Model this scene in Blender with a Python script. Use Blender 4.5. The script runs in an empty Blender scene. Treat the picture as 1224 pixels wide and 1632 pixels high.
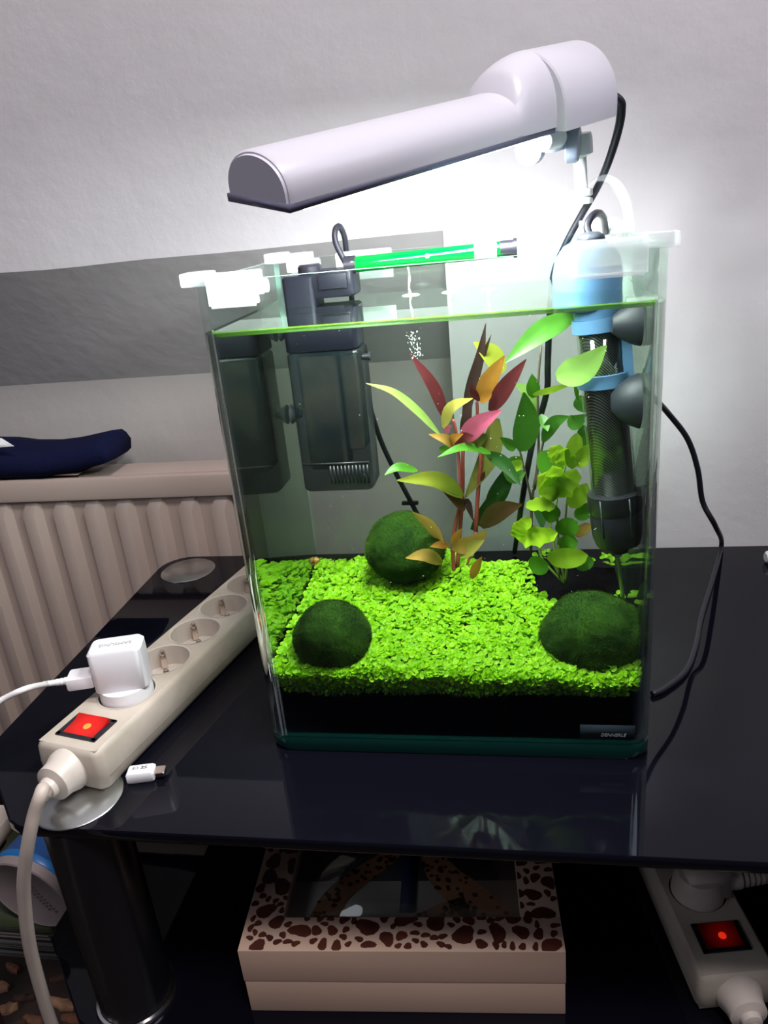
import bpy, bmesh, math, random
from mathutils import Vector, Matrix, noise
random.seed(7)
sc = bpy.context.scene
COL = sc.collection
W, D, H = 0.25, 0.162, 0.3095          # aquarium, metres; the table top is z = 0
WZ = 0.2812                            # water level
SZ = -0.185                            # lower shelf top
CZ = 0.061                             # carpet plant height
FZ = -0.42                             # room floor

# ------------------------------------------------------------------ camera
cam_d = bpy.data.cameras.new('camera')
cam = bpy.data.objects.new('camera', cam_d); COL.objects.link(cam)
cam.location = (0.17407, -0.40955, 0.33767)
cam.rotation_euler = tuple(math.radians(a) for a in (68.4415, 5.2616, 8.8166))
cam_d.sensor_fit = 'HORIZONTAL'; cam_d.sensor_width = 36.0
cam_d.lens = 1226.0 / 1224.0 * 36.0
cam_d.clip_start = 0.01
sc.camera = cam

# ------------------------------------------------------------------ world, lights, exposure
w = bpy.data.worlds.new('room_light'); sc.world = w; w.use_nodes = True
bg = w.node_tree.nodes['Background']
bg.inputs[0].default_value = (0.60, 0.58, 0.70, 1); bg.inputs[1].default_value = 0.07
def area(name, loc, target, size, power, color):
    l = bpy.data.lights.new(name, 'AREA'); l.shape = 'DISK'; l.size = size; l.energy = power; l.color = color
    o = bpy.data.objects.new(name, l); COL.objects.link(o); o.location = loc
    o.rotation_euler = (Vector(target) - Vector(loc)).to_track_quat('-Z', 'Y').to_euler()
    return o
area('room_ceiling_light', (0.42, -0.58, 1.55), (0.05, 0.1, 0.05), 0.34, 18, (1.0, 0.92, 0.91))
area('window_daylight', (1.15, -0.50, 1.40), (0.15, 0.2, 0.5), 0.7, 5.5, (0.74, 0.77, 1.0))
area('left_fill_light', (-1.35, -1.1, 1.0), (0.0, 0.0, 0.3), 0.6, 3.8, (0.86, 0.86, 1.0))  # added fill from the left, brightens the lamp's end cap
sc.view_settings.view_transform = 'Standard'; sc.view_settings.look = 'None'
sc.view_settings.gamma = 1.0; sc.view_settings.use_curve_mapping = False
sc.view_settings.exposure = 0.0
sc.cycles.transparent_max_bounces = 32
sc.cycles.max_bounces = 10

# ------------------------------------------------------------------ materials
def mat(name, color, rough=0.5, metal=0.0, spec=0.5, bump=0.0, bscale=60.0, vary=0.0, vscale=8.0, dark=None,
        alpha=1.0, emit=None, estr=0.0, coat=0.0, transl=0.0):
    m = bpy.data.materials.new(name); m.use_nodes = True
    nt = m.node_tree; p = nt.nodes['Principled BSDF']
    p.inputs['Base Color'].default_value = (*color, 1)
    p.inputs['Roughness'].default_value = rough; p.inputs['Metallic'].default_value = metal
    p.inputs['Specular IOR Level'].default_value = spec; p.inputs['Alpha'].default_value = alpha
    p.inputs['Coat Weight'].default_value = coat
    if emit: p.inputs['Emission Color'].default_value = (*emit, 1); p.inputs['Emission Strength'].default_value = estr
    tc = nt.nodes.new('ShaderNodeTexCoord')
    if vary or dark:
        n = nt.nodes.new('ShaderNodeTexNoise'); n.inputs['Scale'].default_value = vscale; n.inputs['Detail'].default_value = 4
        nt.links.new(tc.outputs['Object'], n.inputs['Vector'])
        r = nt.nodes.new('ShaderNodeValToRGB')
        r.color_ramp.elements[0].position = 0.3; r.color_ramp.elements[1].position = 0.7
        d = dark if dark else tuple(c * (1 - vary) for c in color)
        r.color_ramp.elements[0].color = (*d, 1); r.color_ramp.elements[1].color = (*color, 1)
        nt.links.new(n.outputs['Fac'], r.inputs['Fac']); nt.links.new(r.outputs['Color'], p.inputs['Base Color'])
    if bump:
        n2 = nt.nodes.new('ShaderNodeTexNoise'); n2.inputs['Scale'].default_value = bscale; n2.inputs['Detail'].default_value = 5
        nt.links.new(tc.outputs['Object'], n2.inputs['Vector'])
        b = nt.nodes.new('ShaderNodeBump'); b.inputs['Strength'].default_value = bump; b.inputs['Distance'].default_value = 0.002
        nt.links.new(n2.outputs['Fac'], b.inputs['Height']); nt.links.new(b.outputs['Normal'], p.inputs['Normal'])
    if transl:
        out = nt.nodes['Material Output']; tr = nt.nodes.new('ShaderNodeBsdfTranslucent')
        tr.inputs['Color'].default_value = (*color, 1)
        mx = nt.nodes.new('ShaderNodeMixShader'); mx.inputs[0].default_value = transl
        nt.links.new(p.outputs[0], mx.inputs[1]); nt.links.new(tr.outputs[0], mx.inputs[2])
        nt.links.new(mx.outputs[0], out.inputs['Surface'])
    return m

def glass_mat(name, tint, ramp, rough=0.0, haze=None):
    """clear sheet: straight-through light plus a mirror part that grows with the angle of view"""
    m = bpy.data.materials.new(name); m.use_nodes = True
    nt = m.node_tree; nt.nodes.clear()
    out = nt.nodes.new('ShaderNodeOutputMaterial'); t = nt.nodes.new('ShaderNodeBsdfTransparent')
    t.inputs['Color'].default_value = (*tint, 1)
    g = nt.nodes.new('ShaderNodeBsdfGlossy'); g.inputs['Roughness'].default_value = rough
    g.inputs['Color'].default_value = (0.92, 1.0, 0.93, 1)
    lw = nt.nodes.new('ShaderNodeLayerWeight'); lw.inputs['Blend'].default_value = 0.5
    r = nt.nodes.new('ShaderNodeValToRGB'); els = r.color_ramp.elements
    els[0].position, els[1].position = ramp[0][0], ramp[-1][0]
    els[0].color = (ramp[0][1],) * 3 + (1,); els[1].color = (ramp[-1][1],) * 3 + (1,)
    for pos, v in ramp[1:-1]:
        e = els.new(pos); e.color = (v, v, v, 1)
    mx = nt.nodes.new('ShaderNodeMixShader')
    nt.links.new(lw.outputs['Facing'], r.inputs['Fac']); nt.links.new(r.outputs['Color'], mx.inputs[0])
    nt.links.new(t.outputs[0], mx.inputs[1]); nt.links.new(g.outputs[0], mx.inputs[2])
    src = mx
    if haze:
        d = nt.nodes.new('ShaderNodeBsdfDiffuse'); d.inputs['Color'].default_value = (*haze[0], 1)
        m2 = nt.nodes.new('ShaderNodeMixShader'); m2.inputs[0].default_value = haze[1]
        nt.links.new(mx.outputs[0], m2.inputs[1]); nt.links.new(d.outputs[0], m2.inputs[2]); src = m2
    nt.links.new(src.outputs[0], out.inputs['Surface'])
    return m

AIRGLASS = [(0.0, 0.03), (0.5, 0.04), (0.7, 0.10), (0.85, 0.35), (1.0, 1.0)]
WETGLASS = [(0.0, 0.03), (0.24, 0.04), (0.40, 0.50), (0.58, 0.82), (0.72, 0.88), (0.82, 0.66), (1.0, 0.6)]   # strong mirror away from the normal: total reflection at a wet pane
M = {}
M['wall'] = mat('plaster_wall', (0.66, 0.645, 0.66), 0.9, spec=0.1, bump=0.5, bscale=45, vary=0.09, vscale=6)
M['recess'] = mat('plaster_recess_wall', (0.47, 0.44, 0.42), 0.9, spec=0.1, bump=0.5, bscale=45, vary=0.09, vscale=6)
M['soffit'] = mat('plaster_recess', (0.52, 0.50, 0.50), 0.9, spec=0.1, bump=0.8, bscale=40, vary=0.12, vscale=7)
M['ceil'] = mat('plaster_ceiling', (0.8, 0.79, 0.8), 0.9, spec=0.1, bump=0.3, bscale=45)
M['floor'] = mat('dark_floor', (0.05, 0.03, 0.022), 0.7, vary=0.7, vscale=20)
M['blackglass'] = mat('black_glass', (0.003, 0.003, 0.006), 0.03, spec=0.22)
M['blackleg'] = mat('black_leg', (0.006, 0.006, 0.008), 0.25)
M['edgeglass'] = mat('table_edge', (0.03, 0.035, 0.04), 0.15)
M['chrome'] = mat('chrome', (0.75, 0.75, 0.76), 0.18, metal=1.0)
M['brushed'] = mat('brushed_disc', (0.55, 0.57, 0.56), 0.28, metal=1.0)
M['glass'] = glass_mat('tank_glass', (0.945, 0.98, 0.96), AIRGLASS)
M['wetglass'] = glass_mat('tank_glass_below_water', (0.955, 0.985, 0.965), WETGLASS)
M['rim'] = mat('glass_rim', (0.30, 0.56, 0.47), 0.1, alpha=0.55)
M['base'] = mat('green_glass_base', (0.003, 0.028, 0.024), 0.08, spec=0.6)
M['water_top'] = glass_mat('water_surface', (0.93, 0.98, 0.93), [(0.0, 0.03), (0.5, 0.05), (0.62, 0.16), (0.75, 0.48), (0.85, 0.68), (1.0, 1.0)])
M['water_side'] = glass_mat('water_body', (0.785, 0.80, 0.782), [(0.0, 0.0), (1.0, 0.0)])
M['meniscus'] = mat('meniscus_reflection', (0.075, 0.19, 0.010), 0.5, alpha=0.75, transl=0.4)
M['soil'] = mat('black_soil', (0.003, 0.0028, 0.004), 0.95, spec=0.04, bump=1.0, bscale=300)
M['white'] = mat('white_plastic', (0.78, 0.76, 0.78), 0.35)
M['cable'] = mat('white_cable', (0.72, 0.69, 0.68), 0.45)
M['cream'] = mat('cream_plastic', (0.60, 0.53, 0.47), 0.42, vary=0.10, vscale=30)
M['grimy'] = mat('grimy_cream_plastic', (0.56, 0.485, 0.41), 0.5, dark=(0.40, 0.35, 0.28), vscale=28)
M['creamcable'] = mat('cream_cable', (0.50, 0.42, 0.36), 0.5, vary=0.15, vscale=30)
M['black'] = mat('black_plastic', (0.012, 0.012, 0.017), 0.32)
M['rubber'] = mat('black_rubber', (0.010, 0.011, 0.017), 0.4)
M['greyrub'] = mat('grey_rubber', (0.035, 0.045, 0.055), 0.4)
M['cup'] = mat('dark_suction_cup', (0.014, 0.017, 0.022), 0.5, spec=0.2)
M['lamp'] = mat('lamp_housing', (0.73, 0.72, 0.79), 0.32)
M['lampend'] = mat('lamp_end_cap', (0.82, 0.80, 0.92), 0.45)
M['lamptrim'] = mat('lamp_trim', (0.16, 0.16, 0.24), 0.4)
M['bracket'] = mat('lamp_bracket', (0.26, 0.27, 0.36), 0.4)
M['knob'] = mat('lamp_knob', (0.20, 0.23, 0.30), 0.35)
M['lampstem'] = mat('lamp_stem', (0.62, 0.66, 0.66), 0.3)
M['led'] = mat('led_panel', (1, 1, 1), 0.5, emit=(0.93, 0.97, 1.0), estr=6.0)
M['clear'] = mat('clear_plastic', (0.82, 0.87, 0.87), 0.12, alpha=0.34)
M['acrylic'] = mat('clear_acrylic', (0.85, 0.88, 0.88), 0.1, alpha=0.16)
M['filterhead'] = mat('filter_head', (0.006, 0.0065, 0.012), 0.45, spec=0.25)
M['smoky'] = mat('smoky_plastic', (0.005, 0.009, 0.011), 0.2, spec=0.2, alpha=0.66)
M['sponge'] = mat('filter_sponge', (0.13, 0.10, 0.07), 0.95, spec=0.05, dark=(0.012, 0.016, 0.016), vscale=30, bump=0.6)
M['greentube'] = mat('green_tube', (0.0, 0.20, 0.022), 0.08, alpha=0.9, transl=0.35)
M['blue'] = mat('pale_blue_plastic', (0.07, 0.16, 0.29), 0.35)
M['waterjet'] = mat('water_jet', (0.9, 0.95, 0.95), 0.05, alpha=0.45)
M['bubble'] = mat('air_bubble', (0.85, 0.95, 0.9), 0.05, alpha=0.35)
M['moss'] = mat('moss', (0.026, 0.070, 0.008), 0.95, spec=0.05, dark=(0.007, 0.022, 0.005), vscale=60)
M['mossfuzz'] = mat('moss_fuzz', (0.052, 0.105, 0.012), 0.95, spec=0.05, dark=(0.009, 0.030, 0.006), vscale=60, transl=0.3)
M['carpet'] = mat('carpet_leaf', (0.32, 0.62, 0.006), 0.5, spec=0.3, dark=(0.19, 0.47, 0.004), vscale=120, transl=0.35)
M['carpetstem'] = mat('carpet_stem', (0.16, 0.28, 0.05), 0.6, transl=0.3)
LEAF = {'maroon': (0.11, 0.020, 0.022), 'khaki': (0.40, 0.36, 0.07), 'palegreen': (0.28, 0.42, 0.09), 'pink': (0.62, 0.12, 0.22),
        'darkmaroon': (0.045, 0.025, 0.020), 'orange': (0.44, 0.20, 0.03), 'olive': (0.12, 0.13, 0.02), 'lime': (0.33, 0.54, 0.03),
        'green': (0.07, 0.24, 0.014), 'darkgreen': (0.022, 0.085, 0.012), 'tan': (0.50, 0.30, 0.07), 'yellowgreen': (0.30, 0.34, 0.035),
        'brown': (0.10, 0.050, 0.022), 'neon': (0.48, 0.78, 0.03), 'midgreen': (0.06, 0.20, 0.02), 'pale': (0.26, 0.46, 0.10)}
for k, c in LEAF.items():
    M['leaf_' + k] = mat('leaf_' + k, c, 0.4, spec=0.35, vary=0.3, vscale=60, transl=0.35)
M['redstem'] = mat('red_stem', (0.24, 0.045, 0.032), 0.5)
M['greenstem'] = mat('green_stem', (0.12, 0.20, 0.03), 0.5)
M['brownstem'] = mat('brown_stem', (0.07, 0.055, 0.03), 0.6)
M['snail'] = mat('snail_shell', (0.55, 0.30, 0.06), 0.35, vary=0.4, vscale=150)
M['rad'] = mat('radiator_paint', (0.48, 0.38, 0.33), 0.4, vary=0.05, vscale=10)
M['navy'] = mat('navy_cloth', (0.006, 0.008, 0.035), 0.9, spec=0.1, bump=0.4, bscale=400)
M['clothwhite'] = mat('white_print', (0.70, 0.70, 0.72), 0.8)
M['clothcream'] = mat('cream_cloth', (0.55, 0.46, 0.36), 0.9)
M['redlit'] = mat('lit_red_rocker', (0.30, 0.005, 0.004), 0.2, emit=(1.0, 0.02, 0.012), estr=0.40)
M['reddot'] = mat('neon_glow', (0.8, 0.1, 0.02), 0.4, emit=(1.0, 0.22, 0.03), estr=1.5)
def glow(m, cy, cz, rad, lo, hi):
    nt = m.node_tree; tc = nt.nodes.new('ShaderNodeTexCoord'); d = nt.nodes.new('ShaderNodeVectorMath'); d.operation = 'DISTANCE'
    d.inputs[1].default_value = (0.001, cy, cz); mr = nt.nodes.new('ShaderNodeMapRange'); mr.inputs['From Min'].default_value = 0.002; mr.inputs['From Max'].default_value = rad
    mr.inputs['To Min'].default_value = hi; mr.inputs['To Max'].default_value = lo
    nt.links.new(tc.outputs['Object'], d.inputs[0]); nt.links.new(d.outputs['Value'], mr.inputs['Value']); nt.links.new(mr.outputs[0], nt.nodes['Principled BSDF'].inputs['Emission Strength'])
glow(M['redlit'], 0.0225, 0.033, 0.013, 0.22, 0.80)
M['reddim'] = mat('dim_red_rocker', (0.06, 0.002, 0.002), 0.2, emit=(1.0, 0.01, 0.005), estr=0.022)
glow(M['reddim'], 0.030, 0.033, 0.013, 0.006, 0.06)
M['reddimdot'] = mat('dim_neon_glow', (0.5, 0.02, 0.01), 0.4, emit=(1.0, 0.03, 0.008), estr=0.62)
M['gold'] = mat('nickel', (0.72, 0.62, 0.55), 0.22, metal=1.0)
M['ink'] = mat('grey_ink', (0.33, 0.32, 0.33), 0.6)
M['darkink'] = mat('dark_ink', (0.06, 0.06, 0.07), 0.6)
M['boxwood'] = mat('cream_painted_wood', (0.55, 0.385, 0.29), 0.55, vary=0.06, vscale=12)
M['spotbrown'] = mat('giraffe_spot', (0.10, 0.020, 0.011), 0.5, dark=(0.04, 0.010, 0.006), vscale=60)
M['photo_bg'] = mat('photo_backing', (0.50, 0.46, 0.42), 0.6)
M['photo_dark'] = mat('photo_shade', (0.022, 0.022, 0.03), 0.6)
M['giraffe'] = mat('giraffe_print', (0.55, 0.26, 0.13), 0.6, vary=0.3, vscale=40)
M['photo_blue'] = mat('photo_blue_strip', (0.015, 0.025, 0.12), 0.6)
M['frameglass'] = glass_mat('box_lid_glass', (0.92, 0.93, 0.93), [(0.0, 0.03), (0.5, 0.05), (0.8, 0.2), (1.0, 0.8)])
M['sticker'] = mat('dark_sticker', (0.010, 0.018, 0.024), 0.7, spec=0.15)
M['stickerink'] = mat('sticker_ink', (0.22, 0.25, 0.25), 0.5)
M['tubblue'] = mat('tub_blue', (0.012, 0.085, 0.30), 0.4, vary=0.25, vscale=15)
M['tubring'] = mat('tub_bright_blue', (0.01, 0.17, 0.50), 0.35)
M['tuborange'] = mat('tub_orange', (0.75, 0.38, 0.04), 0.45)
M['tubgrey'] = mat('tub_lid_grey', (0.34, 0.28, 0.28), 0.5)
M['tubmark'] = mat('tub_lid_mark', (0.16, 0.13, 0.13), 0.6)
M['cratelid'] = mat('storage_lid', (0.58, 0.50, 0.44), 0.45)
M['cratebody'] = mat('storage_body', (0.06, 0.022, 0.018), 0.6)
M['paper'] = mat('magazine_pages', (0.26, 0.24, 0.21), 0.8)
M['cover'] = [mat('magazine_cover_%s' % n, c, 0.35) for n, c in (('green', (0.04, 0.06, 0.02)), ('grey', (0.12, 0.12, 0.12)), ('pale', (0.34, 0.31, 0.28)), ('dark', (0.03, 0.02, 0.03)))]
M['bark'] = [mat('bark_%s' % n, c, 0.85, vary=0.5, vscale=50) for n, c in (('tan', (0.62, 0.34, 0.20)), ('brown', (0.30, 0.13, 0.075)), ('dark', (0.11, 0.055, 0.04)))]

# ------------------------------------------------------------------ geometry helpers
ROOTM = {}
def mesh_obj(name, verts, faces, mats, parent=None, smooth=False, world=True, mi=None, sharp=False):
    """one mesh object; world=True: coordinates are world ones and are moved into the parent's frame"""
    me = bpy.data.meshes.new(name)
    if parent is not None and world:
        inv = ROOTM[parent.name].inverted()
        verts = [inv @ Vector(v) for v in verts]
    me.from_pydata([tuple(v) for v in verts], [], faces)
    for m in (mats if isinstance(mats, list) else [mats]): me.materials.append(m)
    if mi: me.polygons.foreach_set('material_index', mi)
    if smooth: me.polygons.foreach_set('use_smooth', [True] * len(me.polygons))
    me.validate(); me.update()
    o = bpy.data.objects.new(name, me)
    COL.objects.link(o)
    if sharp: sharp_edges(o)
    if parent is not None:
        o.parent = parent; ROOTM[o.name] = ROOTM[parent.name]
    else:
        ROOTM[o.name] = Matrix.Identity(4)
    return o
def thing(name, label, cat, loc=(0, 0, 0), rotz=0.0, group=None, mtx=None):
    o = bpy.data.objects.new(name, None); COL.objects.link(o); o.empty_display_size = 0.02
    m = mtx if mtx else Matrix.Translation(loc) @ Matrix.Rotation(rotz, 4, 'Z')
    o.matrix_world = m; ROOTM[o.name] = m
    o['label'] = label; o['category'] = cat
    if group: o['group'] = group
    return o
def tag(o, label, cat, group=None, kind=None):
    o['label'] = label; o['category'] = cat
    if group: o['group'] = group
    if kind: o['kind'] = kind
    return o
def structure(o, label=None):
    o['kind'] = 'structure'
    if label: o['label'] = label
    return o
def sharp_edges(o, deg=40):
    me = o.data; bm = bmesh.new(); bm.from_mesh(me)
    for e in bm.edges: e.smooth = len(e.link_faces) == 2 and e.calc_face_angle(0) < math.radians(deg)
    bm.to_mesh(me); bm.free()
    for p in me.polygons: p.use_smooth = True
class MB:
    """collects shapes of one part"""
    def __init__(s): s.v, s.f, s.mi, s.cur = [], [], [], 0
    def add(s, v, f):
        n = len(s.v); s.v += [Vector(x) for x in v]; s.f += [tuple(i + n for i in q) for q in f]; s.mi += [s.cur] * len(f); return s
    def box(s, lo, hi, bev=0.0, mtx=None):
        bm = bmesh.new(); bmesh.ops.create_cube(bm, size=1)
        lo, hi = Vector(lo), Vector(hi); c = (lo + hi) / 2; d = hi - lo
        for v in bm.verts: v.co = Vector((v.co.x * d.x, v.co.y * d.y, v.co.z * d.z)) + c
        if bev: bmesh.ops.bevel(bm, geom=list(bm.edges), offset=bev, segments=2, profile=0.6, affect='EDGES')
        return s.frombm(bm, mtx)
    def frombm(s, bm, mtx=None):
        bm.verts.index_update()
        s.add([(mtx @ v.co) if mtx else v.co.copy() for v in bm.verts], [tuple(v.index for v in f.verts) for f in bm.faces]); bm.free(); return s
    def cyl(s, a, b, r, r2=None, n=20, caps=True):
        a, b = Vector(a), Vector(b); r2 = r if r2 is None else r2
        return s.loft([ring(a, b - a, r, n), ring(b, b - a, r2, n)], caps)
    def loft(s, rings, caps=True, closed=True):
        n = len(rings[0]); v = [p for q in rings for p in q]; f = []
        for i in range(len(rings) - 1):
            for j in range(n if closed else n - 1):
                k = (j + 1) % n
                f.append((i * n + j, i * n + k, (i + 1) * n + k, (i + 1) * n + j))
        if caps: f.append(tuple(reversed(range(n)))); f.append(tuple(range(len(v) - n, len(v))))
        return s.add(v, f)
    def lathe(s, origin, axis, prof, n=24):
        """prof: list of (radius, distance along the axis)"""
        o = Vector(origin); ax = Vector(axis).normalized()
        return s.loft([ring(o + ax * h, ax, max(r, 1e-5), n) for r, h in prof], True)
    def sweep(s, pts, r, n=10, sub=6, caps=True):
        P = spline(pts, sub) if sub else [Vector(p) for p in pts]
        rings = []; up = None
        for i, p in enumerate(P):
            t = (P[min(i + 1, len(P) - 1)] - P[max(i - 1, 0)]).normalized()
            if up is None: up = t.orthogonal().normalized()
            up = (up - t * up.dot(t)).normalized(); bi = t.cross(up)
            rr = r(i / (len(P) - 1)) if callable(r) else r
            rings.append([p + (up * math.cos(2 * math.pi * k / n) + bi * math.sin(2 * math.pi * k / n)) * rr for k in range(n)])
        return s.loft(rings, caps)
    def build(s, name, mats, parent=None, smooth=False, world=True):
        return mesh_obj(name, s.v, s.f, mats, parent, smooth, world, s.mi if isinstance(mats, list) else None, sharp=not smooth and len(s.v) < 5000)
def ring(c, ax, r, n):
    ax = Vector(ax).normalized(); u = ax.orthogonal().normalized(); b = ax.cross(u)
    return [Vector(c) + (u * math.cos(2 * math.pi * k / n) + b * math.sin(2 * math.pi * k / n)) * r for k in range(n)]
def spline(pts, sub):
    P = [Vector(p) for p in pts]
    if len(P) < 3: return [P[0].lerp(P[1], i / sub) for i in range(sub + 1)]
    Q = [P[0] * 2 - P[1]] + P + [P[-1] * 2 - P[-2]]; out = []
    for i in range(1, len(Q) - 2):
        for k in range(sub):
            t = k / sub; a, b, c, d = Q[i - 1:i + 3]
            out.append(0.5 * (2 * b + (c - a) * t + (2 * a - 5 * b + 4 * c - d) * t * t + (3 * b - a - 3 * c + d) * t ** 3))
    out.append(P[-1]); return out
def rrect(x0, y0, x1, y1, r, seg=6):
    out = []
    rs = r if isinstance(r, (list, tuple)) else [r] * 4      # corners: (x0,y0) (x1,y0) (x1,y1) (x0,y1)
    for (cx, cy, a0, rr) in ((x0 + rs[0], y0 + rs[0], 180, rs[0]), (x1 - rs[1], y0 + rs[1], 270, rs[1]), (x1 - rs[2], y1 - rs[2], 0, rs[2]), (x0 + rs[3], y1 - rs[3], 90, rs[3])):
        for k in range(seg + 1):
            a = math.radians(a0 + 90 * k / seg); out.append((cx + rr * math.cos(a), cy + rr * math.sin(a)))
    return out
def slab(mb, outline, z0, z1, bev=0.0):
    cx = sum(p[0] for p in outline) / len(outline); cy = sum(p[1] for p in outline) / len(outline)
    def ins(d): return [(x + (cx - x) / max(1e-6, math.hypot(cx - x, cy - y)) * d, y + (cy - y) / max(1e-6, math.hypot(cx - x, cy - y)) * d) for x, y in outline]
    rings = []
    for z, d in (((z0, bev), (z0 + bev, 0), (z1 - bev, 0), (z1, bev)) if bev else ((z0, 0), (z1, 0))):
        rings.append([(x, y, z) for x, y in ins(d)])
    return mb.loft(rings, True)
FONT = [None]
def text_obj(name, body, size, mtx, material, parent, shear=0.0, depth=0.00008):
    c = bpy.data.curves.new(name, 'FONT'); c.body = body; c.size = size; c.align_x = 'CENTER'; c.align_y = 'CENTER'; c.shear = shear; c.extrude = depth
    t = bpy.data.objects.new(name + '_tmp', c); COL.objects.link(t)
    dg = bpy.context.evaluated_depsgraph_get(); me = bpy.data.meshes.new_from_object(t.evaluated_get(dg))
    v = [mtx @ p.co for p in me.vertices]; f = [tuple(p.vertices) for p in me.polygons]
    bpy.data.objects.remove(t); bpy.data.curves.remove(c); bpy.data.meshes.remove(me)
    return mesh_obj(name, v, f, material, parent, world=False)

# ================================================================== ROOM
YW, YN, XN, ZN, ZB = 0.322, 0.42, 0.112, 0.3135, 0.182     # wall plane, recess back, recess end, recess top edge, soffit bottom
mb = MB()
# wall above the recess, with the slightly ragged plaster edge along its bottom, and wall right of the recess
n = 48; top = []; bot = []
for i in range(n + 1):
    x = -1.6 + (XN + 1.6) * i / n
    bot.append((x, YW, ZN + 0.0016 * noise.noise(Vector((x * 9, 3, 0))) + 0.002 * noise.noise(Vector((x * 2.5, 0, 0))))); top.append((x, YW, 0.556))
mb.loft([bot, top], False, False)
mb.add([(XN, YW, FZ), (1.8, YW, FZ), (1.8, YW, 0.556), (XN, YW, 0.556)], [(0, 1, 2, 3)])
structure(mb.build('wall_back', M['wall']))
mb = MB().add([(-1.6, YN, FZ), (XN, YN, FZ), (XN, YN, ZB), (-1.6, YN, ZB)], [(0, 1, 2, 3)])
mb.add([(XN, YN, FZ), (XN, YW, FZ), (XN, YW, ZN), (XN, YN, ZB)], [(0, 1, 2, 3)])
structure(mb.build('wall_recess', M['recess']))
mb = MB().loft([bot, [(p[0], YN, ZB) for p in bot]], False, False)
structure(mb.build('trim_1', M['soffit']), 'sloping plaster underside of the radiator recess')
structure(mesh_obj('ceiling', [(-1.6, YW, 0.556), (1.8, YW, 0.556), (1.8, -0.15, 1.95), (-1.6, -0.15, 1.95)], [(0, 1, 2, 3)], M['ceil']))
structure(mesh_obj('floor', [(-1.6, -1.6, FZ), (1.8, -1.6, FZ), (1.8, YN, FZ), (-1.6, YN, FZ)], [(0, 1, 2, 3)], M['floor']))

# ------------------------------------------------------------------ radiator
rt = thing('radiator', 'cream painted panel radiator with vertical ribs in the wall recess', 'radiator', (-0.35, 0.36, FZ + 0.05))
RX0, RX1, RY, RT = -0.90, -0.125, 0.335, 0.089
xs = []; pitch = 0.0386; x = -0.3976 - 13 * pitch
while x < RX1 - 0.02:
    xs += [(x, 0), (x + 0.006, 1), (x + 0.020, 1), (x + 0.027, 0)]; x += pitch
zs = [(FZ + 0.06, 0), (FZ + 0.085, 1), (0.047, 1), (0.0635, 0)]
verts, faces = [], []
for z, kz in zs:
    for x, kx in xs: verts.append((x + (0.004 if kz == 0 else 0) * (1 if kx else 0), RY + 0.009 - 0.009 * kx * kz, z))
nx = len(xs)
for i in range(len(zs) - 1):
    for j in range(nx - 1): faces.append((i * nx + j, i * nx + j + 1, (i + 1) * nx + j + 1, (i + 1) * nx + j))
mb = MB().add(verts, faces)
mb.build('ribbed_panel', M['rad'], rt)
mb = MB().box((RX0, RY + 0.0005, 0.0630), (RX1, RY + 0.012, RT), 0.004); mb.box((RX0, RY + 0.011, FZ + 0.05), (RX1, RY + 0.02, 0.066)); mb.build('top_rail', M['rad'], rt)
mb = MB().box((RX0, RY + 0.020, 0.070), (RX1, RY + 0.062, 0.0865), 0.003); mb.box((RX0, RY + 0.055, FZ + 0.06), (RX1, RY + 0.068, 0.075), 0.003); mb.build('back_panel', M['rad'], rt)
mb = MB().box((RX0, RY + 0.010, 0.060), (RX1, RY + 0.022, 0.079)); mb.build('grille_slot', M['rad'], rt)
for x in (-0.75, -0.22): MB().box((x - 0.01, RY + 0.02, FZ), (x + 0.01, RY + 0.055, FZ + 0.07)).build('radiator_foot', M['rad'], rt)

# ------------------------------------------------------------------ navy garment on the radiator
ct = thing('folded_garment', 'navy blue folded garment with a white print lying on the radiator', 'clothing', (-0.36, 0.36, RT))
prof = [(-0.56, 0.115, 0.089), (-0.47, 0.128, 0.089), (-0.41, 0.1235, 0.0895), (-0.385, 0.120, 0.090), (-0.355, 0.1180, 0.090), (-0.335, 0.119, 0.0925), (-0.31, 0.1225, 0.096), (-0.287, 0.1265, 0.099), (-0.277, 0.128, 0.102), (-0.272, 0.124, 0.106)]
rings = []
for x, zt, zb in prof:
    zt += 0.002; h = zt - zb
    rr = [(0.338, zb + h * .1), (0.336, zb + h * .5), (0.340, zb + h * .85), (0.350, zt - 0.001), (0.372, zt + 0.004), (0.392, zt), (0.398, zb + h * .5), (0.394, zb), (0.365, zb)]
    rings.append([(x, y + 0.002 * noise.noise(Vector((x * 30, z * 60, 0))), z + 0.0015 * noise.noise(Vector((x * 40, y * 30, 2)))) for y, z in rr])
MB().loft(rings).build('cloth', M['navy'], ct, smooth=True)
MB().add([(-0.4080, 0.3345, 0.1381), (-0.3900, 0.3345, 0.1409), (-0.3768, 0.3345, 0.1309), (-0.4107, 0.3345, 0.1295), (-0.4068, 0.3330, 0.1385), (-0.3889, 0.3330, 0.1413), (-0.3757, 0.3330, 0.1313), (-0.4095, 0.3330, 0.1299)],
         [(4, 5, 6, 7), (0, 1, 5, 4), (1, 2, 6, 5), (2, 3, 7, 6)]).build('white_print', M['clothwhite'], ct)
MB().add([(-0.3513, 0.3509, 0.0895), (-0.3369, 0.3780, 0.0895), (-0.3152, 0.3823, 0.0895), (-0.3192, 0.3495, 0.0895), (-0.3439, 0.3402, 0.0930), (-0.3297, 0.3669, 0.0930), (-0.3083, 0.3711, 0.0930), (-0.3123, 0.3388, 0.0930)],
         [(7, 6, 5, 4), (0, 1, 5, 4), (1, 2, 6, 5), (2, 3, 7, 6), (3, 0, 4, 7)]).build('cream_lining', M['clothcream'], ct)

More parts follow.
